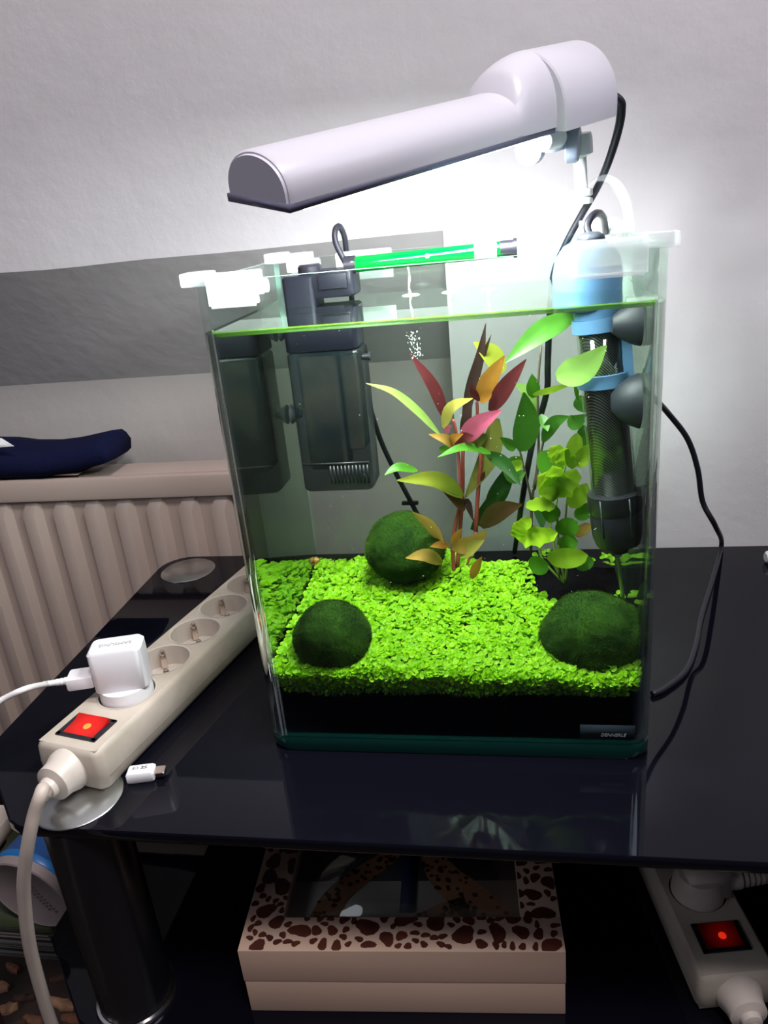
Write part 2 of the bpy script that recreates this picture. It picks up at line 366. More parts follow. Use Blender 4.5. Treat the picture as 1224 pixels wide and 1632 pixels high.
# ================================================================== TABLE
tb = thing('television_table', 'black glass two tier table with chrome capped corner legs', 'table', (0.25, 0.12, FZ))
TX0, TX1, TY0, TY1 = -0.2135, 0.78, -0.0785, 0.3175
def outline(dx=0.0):
    o = [(TX0 + 0.072, TY0)]
    o += [(TX1 - 0.07, TY0), (TX1, TY0 + 0.07)]
    o += [(x, y) for x, y in rrect(TX0, TY0, TX1, TY1, 0.03, 6)[14:]]
    o += [(TX0, TY0 + 0.072 + 0.006), (TX0 + 0.004, TY0 + 0.066), (TX0 + 0.062, TY0 + 0.005)]
    return o
mb = MB(); slab(mb, outline(), -0.008, 0.0, 0.0012); mb.build('tabletop', M['blackglass'], tb)
mb = MB(); slab(mb, outline(), SZ - 0.008, SZ, 0.0012); mb.build('shelf', M['blackglass'], tb)
MB().box((-0.165, 0.300, SZ + 0.0002), (0.68, 0.306, -0.0082)).build('back_panel', M['blackleg'], tb)  # unseen black sheet, added to keep the gap under the tabletop dark
LEGS = [(-0.115, -0.052), (-0.176, 0.282), (0.70, -0.02), (0.70, 0.282)]
for lx, ly in LEGS:
    lg = MB().cyl((lx, ly, FZ), (lx, ly, SZ - 0.008), 0.0262, n=32).cyl((lx, ly, SZ), (lx, ly, -0.008), 0.0262, n=32).build('leg', M['blackleg'], tb, smooth=False)
    for z0 in (SZ, FZ): MB().lathe((lx, ly, z0), (0, 0, 1), [(0.0295, 0), (0.0295, 0.003), (0.0285, 0.005), (0.0265, 0.0055), (0.0264, 0.0)], 40).build('chrome_ring', M['chrome'], lg, smooth=False)
    MB().lathe((lx, ly, 0.0), (0, 0, 1), [(0.0285, 0), (0.0285, 0.0006), (0.0278, 0.0011), (0.002, 0.0012), (0.0001, 0.0012)], 48).build('cap_disc', M['brushed'], lg)

# ================================================================== AQUARIUM
G = 0.004
aq = thing('aquarium', 'small glass aquarium cube with rounded front corners, planted and lit', 'aquarium', (W / 2, D / 2, 0))
def upath(inset, r, seg=8):
    """outline from back left round the front to back right"""
    p = [(inset, D)]
    for k in range(seg + 1):
        a = math.radians(180 + 90 * k / seg); p.append((inset + r + r * math.cos(a), inset + r + r * math.sin(a)))
    for k in range(seg + 1):
        a = math.radians(270 + 90 * k / seg); p.append((W - inset - r + r * math.cos(a), inset + r + r * math.sin(a)))
    p.append((W - inset, D)); return p
po, pi = upath(0, 0.014), upath(G, 0.010)
mb = MB(); z0 = 0.012
for (za, zb, idx) in ((z0, WZ, 1), (WZ, H, 0)):
    mb.cur = idx
    mb.loft([[(x, y, za) for x, y in po], [(x, y, zb) for x, y in po]], False, False)
    mb.loft([[(x, y, zb) for x, y in pi], [(x, y, za) for x, y in pi]], False, False)
mb.cur = 2
mb.loft([[(x, y, H) for x, y in po], [(x, y, H) for x, y in pi]], False, False)
for (a, b) in ((po[0], pi[0]), (pi[-1], po[-1])): mb.add([(*a, z0), (*b, z0), (*b, H), (*a, H)], [(0, 1, 2, 3)])
mb.build('bent_pane', [M['glass'], M['wetglass'], M['rim']], aq)
mb = MB(); mb.cur = 1
for (za, zb, idx) in ((z0, WZ, 1), (WZ, H, 0)):
    mb.cur = idx
    mb.add([(0.0042, D, za), (W - 0.0042, D, za), (W - 0.0042, D, zb), (0.0042, D, zb)], [(3, 2, 1, 0)])
    mb.add([(0.0042, D - G, za), (W - 0.0042, D - G, za), (W - 0.0042, D - G, zb), (0.0042, D - G, zb)], [(0, 1, 2, 3)])
mb.cur = 2; mb.add([(0.0042, D - G, H), (W - 0.0042, D - G, H), (W - 0.0042, D, H), (0.0042, D, H)], [(0, 1, 2, 3)])
mb.build('back_pane', [M['glass'], M['wetglass'], M['rim']], aq)
mb = MB(); slab(mb, [(x, y) for x, y in po] , 0.0005, 0.012, 0.002); mb.build('base_pane', M['base'], aq)
st = MB().box((0.2065, -0.0006, 0.0165), (0.2395, -0.0001, 0.0265)).build('sticker', M['sticker'], aq)
tm = ROOTM[aq.name].inverted() @ Matrix.Translation((0.2265, -0.0007, 0.0192)) @ Matrix.Rotation(math.radians(90), 4, 'X')
text_obj('lettering', 'DENNERLE', 0.0031, tm, M['stickerink'], st, shear=0.25)

# water: closed body, level top
pw = upath(G + 0.0003, 0.0097); pw[0] = (pw[0][0], D - G - 0.0003); pw[-1] = (pw[-1][0], D - G - 0.0003)
n = len(pw); mb = MB()
mb.loft([[(x, y, 0.0125) for x, y in pw], [(x, y, WZ) for x, y in pw]], False, True)
mb.cur = 1; mb.add([(x, y, WZ) for x, y in pw], [tuple(range(n))])
wt = mb.build('water', [M['water_side'], M['water_top']]); tag(wt, 'clear greenish water filling the aquarium almost to the rim', 'water')
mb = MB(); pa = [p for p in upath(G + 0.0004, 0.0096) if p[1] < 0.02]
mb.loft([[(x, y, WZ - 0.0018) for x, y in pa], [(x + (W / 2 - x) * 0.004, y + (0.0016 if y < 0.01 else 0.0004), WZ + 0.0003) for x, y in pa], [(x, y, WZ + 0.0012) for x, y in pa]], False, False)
mb.build('meniscus_reflection', M['meniscus'], wt)  # lime reflection of the carpet leaves, coloured onto a strip at the waterline

# soil
ps = upath(G + 0.0006, 0.0094); ps[0] = (ps[0][0], D - G - 0.0006); ps[-1] = (ps[-1][0], D - G - 0.0006)
NX, NY = 44, 30; verts = []; faces = []
X0, X1, Y0, Y1 = G + 0.0007, W - G - 0.0007, G + 0.0007, D - G - 0.0007
def rise(x, y): return (0.009 + 0.009 * min(1, max(0, (x - 0.02) / 0.06))) * max(0.0, y / D) ** 1.4
def soilz(x, y): return 0.0415 + rise(x, y) + 0.003 * noise.noise(Vector((x * 30, y * 30, 0)))
for j in range(NY + 1):
    for i in range(NX + 1):
        x = X0 + (X1 - X0) * i / NX; y = Y0 + (Y1 - Y0) * j / NY
        c = 0.0093
        if y < Y0 + c:
            if x < X0 + c: x = max(x, X0 + c - math.sqrt(max(0, c * c - (Y0 + c - y) ** 2)))
            if x > X1 - c: x = min(x, X1 - c + math.sqrt(max(0, c * c - (Y0 + c - y) ** 2)))
        verts.append((x, y, soilz(x, y) + 0.0012 * random.random()))
for j in range(NY):
    for i in range(NX):
        a = j * (NX + 1) + i; faces.append((a, a + 1, a + NX + 2, a + NX + 1))
edge = [i for i in range(NX + 1)] + [j * (NX + 1) + NX for j in range(1, NY + 1)] + [NY * (NX + 1) + i for i in range(NX - 1, -1, -1)] + [j * (NX + 1) for j in range(NY - 1, 0, -1)]
base = len(verts); verts += [(verts[e][0], verts[e][1], 0.0127) for e in edge]
for k in range(len(edge)):
    k2 = (k + 1) % len(edge); faces.append((edge[k2], edge[k], base + k, base + k2))
so = mesh_obj('aquarium_soil', verts, faces, M['soil']); tag(so, 'layer of fine black soil along the bottom of the aquarium', 'soil', kind='stuff')

# carpet of tiny round leaves
def inside(x, y, m=0.0012):
    if not (X0 + m < x < X1 - m and Y0 + m < y < Y1 - m): return False
    c = 0.009
    for cx in (X0 + c, X1 - c):
        if y < Y0 + c and ((x < X0 + c and cx < W / 2) or (x > X1 - c and cx > W / 2)) and math.hypot(x - cx, y - Y0 - c) > c - m: return False
    return True
def bare(x, y):                        # dark gaps of soil at the back right and a few holes
    d = 0.0
    d = max(d, 1.0 - math.hypot((x - 0.215) / 0.055, (y - 0.125) / 0.055))
    d = max(d, 0.75 - math.hypot((x - 0.235) / 0.022, (y - 0.08) / 0.05))
    d = max(d, 0.8 - math.hypot((x - 0.16) / 0.06, (y - 0.158) / 0.03))
    return d
def carpet(count, edge_only, r0, r1):
    V, Fc, MI = [], [], []
    def leaf(c, nrm, r, mi=0):
        nrm = Vector(nrm).normalized(); u = nrm.orthogonal().normalized(); b = nrm.cross(u); k0 = len(V); a0 = random.random() * 6.28
        V.append(Vector(c) - nrm * r * 0.25)
        for k in range(7):
            a = a0 + k * 6.2832 / 7; V.append(Vector(c) + (u * math.cos(a) * r + b * math.sin(a) * r * 0.9))
        for k in range(7): Fc.append((k0, k0 + 1 + k, k0 + 1 + (k + 1) % 7)); MI.append(mi)
    made = 0
    while made < count:
        x = random.uniform(X0, X1)
        y = random.uniform(Y0, Y1) if not edge_only else (Y0 + random.uniform(0.0012, 0.006) + (0.0 if 0.014 < x < W - 0.014 else 0.005))
        if not inside(x, y): continue
        if random.random() < bare(x, y) * 2.2: continue
        hgt = CZ + rise(x, y) - 0.006 * (x / W) * max(0, 1 - y / 0.09) + 0.0035 * noise.noise(Vector((x * 45, y * 45, 1))) + 0.002 * noise.noise(Vector((x * 140, y * 140, 5)))
        fr = max(0.0, (0.012 - y) / 0.012)
        hgt -= 0.006 * fr * fr + 0.016 * max(0.0, bare(x, y))
        r = random.uniform(r0, r1)
        if edge_only:
            dep = random.random() ** 1.15; z = hgt - 0.021 * dep; r *= 1.0 - 0.55 * dep
            leaf((x, y, z), (random.uniform(-.7, .7), -0.9, random.uniform(0.0, 1.0)), r, 1 if random.random() < dep * 0.55 else 0)
            if random.random() < 0.35:      # pale stem against the glass
                k0 = len(V); dx = random.uniform(-.0012, .0012)
                V.extend([Vector((x - .0003, y, z)), Vector((x + .0003, y, z)), Vector((x + .0003 + dx, y, z - .007)), Vector((x - .0003 + dx, y, z - .007))]); Fc.append((k0, k0 + 1, k0 + 2, k0 + 3)); MI.append(1)
        else:
            z = hgt - 0.006 * random.random() ** 2
            leaf((x, y, z), (random.uniform(-.6, .6), random.uniform(-.9, .35), 1), r)
        made += 1
    return V, Fc, MI
V, Fc, MI = carpet(11500, False, 0.0017, 0.0026)
V2, F2, MI2 = carpet(4200, True, 0.0011, 0.0018)
n = len(V); V += V2; Fc += [tuple(i + n for i in f) for f in F2]; MI += MI2
cp = mesh_obj('carpet_plant', V, Fc, [M['carpet'], M['carpetstem']], mi=MI)
tag(cp, 'lawn of tiny round bright green leaves covering the aquarium soil', 'plant', kind='stuff')

# moss balls
def moss_ball(c, rx, ry, rz, label, seed):
    bm = bmesh.new(); bmesh.ops.create_icosphere(bm, subdivisions=5, radius=1)
    mbb = MB(); c = Vector(c)
    for v in bm.verts:
        d = v.co.normalized(); k = 1 + 0.05 * noise.noise(d * 1.8 + Vector((seed, 0, 0))) + 0.022 * noise.noise(d * 5 + Vector((0, seed, 0))) + 0.010 * noise.noise(d * 22)
        v.co = Vector((d.x * rx * k, d.y * ry * k, d.z * rz * k)) + c
    mbb.frombm(bm); mbb.cur = 1
    rnd = random.Random(seed); V, Fc = [], []
    for _ in range(12000):
        d = Vector((rnd.gauss(0, 1), rnd.gauss(0, 1), rnd.gauss(0, 1))).normalized()
        k = 1 + 0.05 * noise.noise(d * 1.8 + Vector((seed, 0, 0))) + 0.022 * noise.noise(d * 5 + Vector((0, seed, 0))) + 0.010 * noise.noise(d * 22)
        p = Vector((d.x * rx * k, d.y * ry * k, d.z * rz * k)) + c
        t = (d + Vector((rnd.gauss(0, .6), rnd.gauss(0, .6), rnd.gauss(0, .6)))).normalized() * rnd.uniform(0.0008, 0.0019); s = d.orthogonal().normalized() * 0.00022
        n = len(V); V += [p - s, p + s, p + t]; Fc.append((n, n + 1, n + 2))
    mbb.add(V, Fc)
    tag(mbb.build('moss_ball', [M['moss'], M['mossfuzz']], smooth=False), label, 'moss ball', 'moss balls in the aquarium')
moss_ball((0.0444, 0.0340, 0.0687), 0.0260, 0.0255, 0.0258, 'dark green moss ball at the front left corner of the lawn', 11)
moss_ball((0.2183, 0.0460, 0.0615), 0.0345, 0.031, 0.0305, 'largest dark moss ball, at the front right below the heater', 23)
moss_ball((0.0859, 0.1180, 0.0972), 0.0300, 0.028, 0.0265, 'moss ball at the back, just left of the red stemmed plant', 37)

# snail in the back left corner
sn = thing('snail', 'tiny tan snail on the lawn in the back left corner', 'snail', (0.0085, 0.150, 0.0655))
mb = MB()
mb.lathe((0.0054, 0.1500, 0.0722), (1, -0.3, 0.35), [(0.0001, -0.0022), (0.0018, -0.0017), (0.0031, 0), (0.0026, 0.0012), (0.0014, 0.0026), (0.0001, 0.0033)], 14); mb.build('shell', M['snail'], sn, smooth=True)
MB().sweep([(0.0017, 0.1490, 0.0710), (0.0050, 0.1480, 0.0691), (0.0089, 0.1470, 0.0690)], lambda t: 0.0012 * (1 - 0.5 * t), 8, 3).build('foot', M['leaf_tan'], sn, smooth=True)

# ------------------------------------------------------------------ plants
VIEW = Vector((0.08, -0.93, 0.36)).normalized()
def leaf(parent, kind, pts, width, tilt=0.0, fold=0.18, shape='lance', name='leaf', wave=0.0):
    P = spline(pts, 5 if len(pts) > 2 else 8); n = len(P) - 1; V, Fc = [], []
    for i, p in enumerate(P):
        t = i / n; tan = (P[min(i + 1, n)] - P[max(i - 1, 0)]).normalized()
        side = tan.cross(VIEW)
        if side.length < 1e-4: side = tan.orthogonal()
        side.normalize(); side = Matrix.Rotation(math.radians(tilt), 3, tan) @ side; nrm = side.cross(tan)
        if shape == 'lance': ww = math.sin(math.pi * min(1, t * 0.96 + 0.04) ** 0.85) ** 0.85
        elif shape == 'oval': ww = math.sqrt(max(0.0, 1 - (2 * t - 1) ** 2))
        else: ww = math.sqrt(max(0.0, 1 - (2 * t - 1) ** 2)) * (1 + 0.16 * math.cos(t * 22))
        ww = max(ww, 0.06) * width / 2
        for s in (-1, -0.5, 0, 0.5, 1):
            V.append(p + side * (s * ww) + nrm * (abs(s) * fold * ww - 0.0002 + wave * ww * math.sin(t * 19 + s * 2)))
    for i in range(n):
        for j in range(4): a = i * 5 + j; Fc.append((a, a + 1, a + 6, a + 5))
    return mesh_obj(name, V, Fc, M['leaf_' + kind], parent, smooth=True)
def stem(parent, m, pts, r=0.0011, name='stem'):
    return MB().sweep(pts, lambda t: r * (1 - 0.35 * t), 7, 5).build(name, M[m], parent, smooth=True)
#RED
rp = thing('red_stem_plant', 'red stemmed water plant with maroon, pink and orange leaves, mid tank', 'plant', (0.1173, 0.1539, 0.0500))
stem(rp, 'redstem', [(0.1213, 0.1250, 0.0664), (0.1224, 0.1240, 0.0999), (0.1295, 0.1220, 0.1311), (0.1307, 0.1200, 0.1587), (0.1299, 0.1200, 0.1847), (0.1283, 0.1200, 0.1949)], 0.0016)
stem(rp, 'redstem', [(0.1232, 0.1280, 0.0687), (0.1311, 0.1280, 0.1337), (0.1336, 0.1260, 0.1686), (0.1387, 0.1250, 0.2058), (0.1449, 0.1250, 0.2233)], 0.0016)
stem(rp, 'redstem', [(0.1391, 0.1320, 0.1012), (0.1428, 0.1310, 0.1372), (0.1457, 0.1300, 0.1595), (0.1451, 0.1300, 0.1857), (0.1452, 0.1280, 0.2047)], 0.0017)
stem(rp, 'redstem', [(0.1393, 0.1300, 0.1031), (0.1356, 0.1300, 0.0863), (0.1279, 0.1300, 0.0676)], 0.0013)
#GREEN
gp = thing('green_stem_plant', 'tall green stemmed water plant reaching the surface behind the heater', 'plant', (0.1811, 0.2057, 0.0500))
stem(gp, 'brownstem', [(0.1803, 0.1420, 0.0798), (0.1822, 0.1420, 0.1236), (0.1874, 0.1400, 0.1579), (0.1878, 0.1380, 0.2058), (0.1904, 0.1350, 0.2390)], 0.0012)
stem(gp, 'brownstem', [(0.1822, 0.1420, 0.1216), (0.1764, 0.1400, 0.1515), (0.1740, 0.1380, 0.1649)], 0.0010)
stem(gp, 'brownstem', [(0.1842, 0.1410, 0.1320), (0.1912, 0.1400, 0.1688), (0.1993, 0.1380, 0.1845)], 0.0010)
#LIME
lp = thing('lime_leaf_plant', 'low bushy water plant with lime green rounded leaves beside the heater', 'plant', (0.2004, 0.1305, 0.0500))
leaf(rp, 'maroon', [(0.1235, 0.1200, 0.1945), (0.1168, 0.1120, 0.2205), (0.1033, 0.1050, 0.2460)], 0.0091, tilt=15)
leaf(rp, 'khaki', [(0.1212, 0.1150, 0.1903), (0.1290, 0.1050, 0.2069), (0.1442, 0.0950, 0.2152)], 0.0091, tilt=-20)
leaf(rp, 'palegreen', [(0.1179, 0.1200, 0.1845), (0.1049, 0.1100, 0.2044), (0.0906, 0.1000, 0.2212), (0.0745, 0.0900, 0.2306)], 0.0073, tilt=35)
leaf(rp, 'pink', [(0.1341, 0.1150, 0.1794), (0.1457, 0.1030, 0.1943), (0.1631, 0.0900, 0.2075)], 0.0138, tilt=5, fold=0.3)
leaf(rp, 'darkmaroon', [(0.1345, 0.1220, 0.1831), (0.1410, 0.1210, 0.2134), (0.1489, 0.1190, 0.2376), (0.1542, 0.1180, 0.2601)], 0.0084, tilt=20)
leaf(rp, 'darkmaroon', [(0.1423, 0.1240, 0.2163), (0.1498, 0.1210, 0.2347), (0.1575, 0.1180, 0.2524)], 0.0040, tilt=20)
leaf(rp, 'maroon', [(0.1541, 0.1250, 0.1979), (0.1652, 0.1130, 0.2163), (0.1798, 0.1000, 0.2379)], 0.0123, tilt=-10)
leaf(rp, 'orange', [(0.1472, 0.1250, 0.2052), (0.1547, 0.1170, 0.2220), (0.1660, 0.1100, 0.2393)], 0.0129, tilt=10)
leaf(rp, 'yellowgreen', [(0.1653, 0.1300, 0.2247), (0.1563, 0.1250, 0.2371), (0.1455, 0.1200, 0.2476)], 0.0176, tilt=25)
leaf(rp, 'maroon', [(0.1475, 0.1180, 0.2075), (0.1438, 0.1140, 0.2149), (0.1434, 0.1100, 0.2219)], 0.0053)
leaf(rp, 'orange', [(0.1481, 0.1180, 0.2063), (0.1532, 0.1150, 0.2116), (0.1559, 0.1120, 0.2171)], 0.0059)
leaf(rp, 'green', [(0.1539, 0.1150, 0.1702), (0.1366, 0.1030, 0.1792), (0.1188, 0.0900, 0.1770)], 0.0070, tilt=30)
leaf(rp, 'darkgreen', [(0.1500, 0.1200, 0.1687), (0.1634, 0.1100, 0.1636), (0.1739, 0.1000, 0.1506)], 0.0100, tilt=20)
leaf(rp, 'yellowgreen', [(0.1325, 0.1150, 0.1378), (0.1158, 0.1020, 0.1566), (0.0897, 0.0880, 0.1619)], 0.0123, tilt=-10)
leaf(rp, 'green', [(0.1325, 0.1160, 0.1388), (0.1186, 0.1080, 0.1511), (0.1083, 0.1000, 0.1530)], 0.0082, tilt=25)
leaf(rp, 'green', [(0.1029, 0.1000, 0.1643), (0.0909, 0.0920, 0.1701), (0.0818, 0.0850, 0.1672)], 0.0068, tilt=20)
leaf(rp, 'olive', [(0.1585, 0.1350, 0.1899), (0.1518, 0.1330, 0.1618), (0.1325, 0.1300, 0.1307)], 0.0158, tilt=15)
leaf(rp, 'olive', [(0.1506, 0.1300, 0.1891), (0.1398, 0.1290, 0.1716), (0.1340, 0.1280, 0.1801)], 0.0082, tilt=15)
leaf(rp, 'brown', [(0.1434, 0.1350, 0.1048), (0.1581, 0.1250, 0.1221), (0.1745, 0.1150, 0.1304)], 0.0152, tilt=10)
leaf(rp, 'darkgreen', [(0.1357, 0.1400, 0.1007), (0.1514, 0.1380, 0.1241), (0.1723, 0.1350, 0.1508)], 0.0094, tilt=15)
leaf(rp, 'tan', [(0.1154, 0.1150, 0.1006), (0.1086, 0.1000, 0.1228), (0.0988, 0.0850, 0.1390)], 0.0084, tilt=-15)
leaf(rp, 'tan', [(0.1149, 0.1050, 0.0893), (0.1054, 0.0920, 0.1023), (0.0923, 0.0800, 0.1060)], 0.0100, tilt=5)
leaf(rp, 'orange', [(0.1204, 0.1100, 0.1007), (0.1148, 0.1030, 0.1054), (0.1084, 0.0950, 0.1078)], 0.0059)
leaf(rp, 'tan', [(0.1223, 0.1100, 0.0992), (0.1367, 0.1000, 0.1070), (0.1505, 0.0900, 0.1215)], 0.0129, tilt=10)
leaf(rp, 'khaki', [(0.1280, 0.1080, 0.0951), (0.1366, 0.0990, 0.1033), (0.1474, 0.0900, 0.1140)], 0.0106, tilt=-20)
leaf(rp, 'orange', [(0.1228, 0.1100, 0.1020), (0.1267, 0.1030, 0.1114), (0.1323, 0.0950, 0.1213)], 0.0059)
leaf(rp, 'orange', [(0.1366, 0.1000, 0.0788), (0.1407, 0.0920, 0.0919), (0.1456, 0.0850, 0.1035)], 0.0068)
leaf(rp, 'brown', [(0.1328, 0.1200, 0.1249), (0.1261, 0.1150, 0.1367), (0.1146, 0.1100, 0.1505)], 0.0070, tilt=20)
leaf(rp, 'darkmaroon', [(0.1287, 0.1220, 0.1242), (0.1344, 0.1200, 0.1317), (0.1389, 0.1180, 0.1171)], 0.0070, tilt=20)
leaf(rp, 'tan', [(0.1296, 0.1150, 0.1758), (0.1237, 0.1030, 0.1854), (0.1140, 0.0900, 0.1933)], 0.0073, tilt=10)
leaf(rp, 'maroon', [(0.1283, 0.1150, 0.1752), (0.1354, 0.1080, 0.1840), (0.1432, 0.1000, 0.1879)], 0.0082)
leaf(rp, 'orange', [(0.1248, 0.1140, 0.1769), (0.1282, 0.1060, 0.1843), (0.1363, 0.0980, 0.1901)], 0.0070)
leaf(rp, 'pink', [(0.1236, 0.1160, 0.1854), (0.1247, 0.1120, 0.1903), (0.1277, 0.1080, 0.1938)], 0.0042)
leaf(rp, 'darkmaroon', [(0.1342, 0.1230, 0.1789), (0.1376, 0.1210, 0.1947), (0.1420, 0.1200, 0.2073)], 0.0073)
leaf(rp, 'olive', [(0.1420, 0.1120, 0.1755), (0.1475, 0.1060, 0.1834), (0.1527, 0.1000, 0.1887)], 0.0073)
leaf(rp, 'green', [(0.1242, 0.1180, 0.1718), (0.1209, 0.1140, 0.1745), (0.1183, 0.1100, 0.1772)], 0.0070)
leaf(rp, 'maroon', [(0.1458, 0.1220, 0.1469), (0.1474, 0.1200, 0.1517), (0.1489, 0.1180, 0.1556)], 0.0030)
leaf(rp, 'yellowgreen', [(0.1177, 0.1180, 0.1494), (0.1158, 0.1140, 0.1543), (0.1171, 0.1100, 0.1583)], 0.0040)
leaf(gp, 'midgreen', [(0.1762, 0.1380, 0.1631), (0.1788, 0.1290, 0.1869), (0.1780, 0.1200, 0.2114)], 0.0196, tilt=10, fold=0.25)
leaf(gp, 'green', [(0.1855, 0.1360, 0.2033), (0.1843, 0.1310, 0.2129), (0.1838, 0.1250, 0.2226)], 0.0098)
leaf(gp, 'pale', [(0.1871, 0.1380, 0.1905), (0.1800, 0.1340, 0.2073), (0.1728, 0.1300, 0.2150)], 0.0112, tilt=20)
leaf(gp, 'midgreen', [(0.1912, 0.1380, 0.1698), (0.1977, 0.1270, 0.1865), (0.2079, 0.1150, 0.1943)], 0.0101, tilt=10)
leaf(gp, 'midgreen', [(0.2073, 0.1250, 0.1866), (0.2127, 0.1170, 0.1898), (0.2186, 0.1100, 0.1964)], 0.0112, tilt=10)
leaf(gp, 'green', [(0.1714, 0.1370, 0.1663), (0.1665, 0.1290, 0.1717), (0.1606, 0.1200, 0.1799)], 0.0084, tilt=10)
leaf(gp, 'green', [(0.1651, 0.1350, 0.1494), (0.1699, 0.1280, 0.1584), (0.1750, 0.1200, 0.1649)], 0.0098)
leaf(gp, 'darkgreen', [(0.1497, 0.1480, 0.1137), (0.1586, 0.1440, 0.1324), (0.1712, 0.1400, 0.1585)], 0.0154, tilt=15)
leaf(gp, 'midgreen', [(0.1774, 0.1400, 0.1472), (0.1682, 0.1350, 0.1438), (0.1597, 0.1300, 0.1596)], 0.0084)
leaf(gp, 'midgreen', [(0.2108, 0.1050, 0.2631), (0.1891, 0.0900, 0.2559), (0.1668, 0.0750, 0.2418)], 0.0147, tilt=10, fold=0.25)
leaf(gp, 'pale', [(0.1977, 0.0750, 0.2305), (0.2122, 0.0670, 0.2368), (0.2257, 0.0580, 0.2514)], 0.0182, tilt=10)
leaf(gp, 'lime', [(0.1842, 0.1300, 0.2068), (0.1964, 0.1170, 0.2129), (0.2102, 0.1050, 0.2194)], 0.0053, tilt=40)
leaf(gp, 'green', [(0.1895, 0.1350, 0.1912), (0.1923, 0.1300, 0.1859), (0.1939, 0.1250, 0.1814)], 0.0070)
leaf(gp, 'darkgreen', [(0.1833, 0.1380, 0.1267), (0.1882, 0.1340, 0.1139), (0.1892, 0.1300, 0.1040)], 0.0084)
leaf(gp, 'lime', [(0.2152, 0.1050, 0.2628), (0.2167, 0.1030, 0.2496), (0.2187, 0.1000, 0.2365)], 0.0061, tilt=10)
leaf(gp, 'green', [(0.2142, 0.1200, 0.2038), (0.2127, 0.1160, 0.2122), (0.2112, 0.1120, 0.2192)], 0.0031)
stem(lp, 'greenstem', [(0.2050, 0.1180, 0.0640), (0.2007, 0.1180, 0.0904), (0.1996, 0.1180, 0.1145), (0.1992, 0.1180, 0.1325), (0.2067, 0.1180, 0.1616), (0.2104, 0.1180, 0.1705)], 0.0011)
stem(lp, 'greenstem', [(0.2050, 0.1180, 0.0640), (0.2064, 0.1180, 0.0931), (0.2053, 0.1180, 0.1144), (0.2073, 0.1180, 0.1417)], 0.0011)
stem(lp, 'greenstem', [(0.2050, 0.1180, 0.0625), (0.1974, 0.1180, 0.0788), (0.1924, 0.1180, 0.0891)], 0.0011)
stem(lp, 'greenstem', [(0.2044, 0.1180, 0.0640), (0.1885, 0.1180, 0.0849), (0.1861, 0.1180, 0.0993)], 0.0011)
stem(lp, 'greenstem', [(0.2012, 0.1180, 0.0670), (0.1928, 0.1180, 0.1217), (0.1880, 0.1180, 0.1356)], 0.0011)
leaf(lp, 'lime', [(0.2102, 0.1150, 0.1559), (0.2103, 0.1080, 0.1711), (0.2121, 0.1000, 0.1866)], 0.0119, shape='oval')
leaf(lp, 'neon', [(0.2084, 0.1150, 0.1586), (0.2014, 0.1080, 0.1689), (0.1940, 0.1000, 0.1775)], 0.0140, shape='lobed', tilt=-25, wave=0.2)
leaf(lp, 'lime', [(0.2114, 0.1150, 0.1585), (0.2170, 0.1100, 0.1664), (0.2200, 0.1050, 0.1767)], 0.0119, shape='oval')
leaf(lp, 'green', [(0.2047, 0.1250, 0.1513), (0.1959, 0.1220, 0.1567), (0.1880, 0.1200, 0.1683)], 0.0182, shape='oval')
leaf(lp, 'neon', [(0.1984, 0.1150, 0.1350), (0.1926, 0.1050, 0.1483), (0.1859, 0.0950, 0.1593)], 0.0168, shape='lobed', wave=0.2)
leaf(lp, 'neon', [(0.1984, 0.1140, 0.1354), (0.1975, 0.1050, 0.1507), (0.1960, 0.0950, 0.1659)], 0.0154, shape='lobed', wave=0.2)
leaf(lp, 'lime', [(0.1990, 0.1140, 0.1354), (0.2059, 0.1050, 0.1491), (0.2111, 0.0950, 0.1628)], 0.0154, shape='lobed', wave=0.2)
leaf(lp, 'lime', [(0.1990, 0.1140, 0.1340), (0.1949, 0.1020, 0.1428), (0.1885, 0.0900, 0.1476)], 0.0098, shape='oval')
leaf(lp, 'lime', [(0.2089, 0.1150, 0.1265), (0.2133, 0.1080, 0.1372), (0.2186, 0.1000, 0.1505)], 0.0119, shape='oval')
leaf(lp, 'green', [(0.2117, 0.1200, 0.1175), (0.2187, 0.1150, 0.1235), (0.2243, 0.1100, 0.1321)], 0.0112, shape='oval')
leaf(lp, 'lime', [(0.1981, 0.1100, 0.1302), (0.1874, 0.0980, 0.1367), (0.1770, 0.0850, 0.1402)], 0.0101, shape='lobed', tilt=20)
leaf(lp, 'green', [(0.1990, 0.1180, 0.1159), (0.1951, 0.1110, 0.1245), (0.1888, 0.1050, 0.1339)], 0.0126, shape='oval')
leaf(lp, 'neon', [(0.1691, 0.0980, 0.1129), (0.1820, 0.0910, 0.1157), (0.1980, 0.0850, 0.1206)], 0.0147, shape='lobed', tilt=15, wave=0.25)
leaf(lp, 'neon', [(0.1709, 0.0950, 0.1128), (0.1724, 0.0910, 0.1213), (0.1804, 0.0880, 0.1310)], 0.0112, shape='lobed', wave=0.2)
leaf(lp, 'lime', [(0.1911, 0.1000, 0.0941), (0.2048, 0.0920, 0.0984), (0.2181, 0.0850, 0.1034)], 0.0156, shape='oval', tilt=15)
leaf(lp, 'green', [(0.1781, 0.0950, 0.0911), (0.1852, 0.0900, 0.0941), (0.1911, 0.0850, 0.0978)], 0.0147, shape='oval', tilt=10)
leaf(lp, 'green', [(0.2015, 0.1180, 0.1047), (0.2061, 0.1110, 0.1131), (0.2131, 0.1050, 0.1196)], 0.0154, shape='oval')
leaf(lp, 'tan', [(0.2117, 0.1200, 0.1021), (0.2175, 0.1150, 0.1097), (0.2220, 0.1100, 0.1159)], 0.0084, shape='oval')
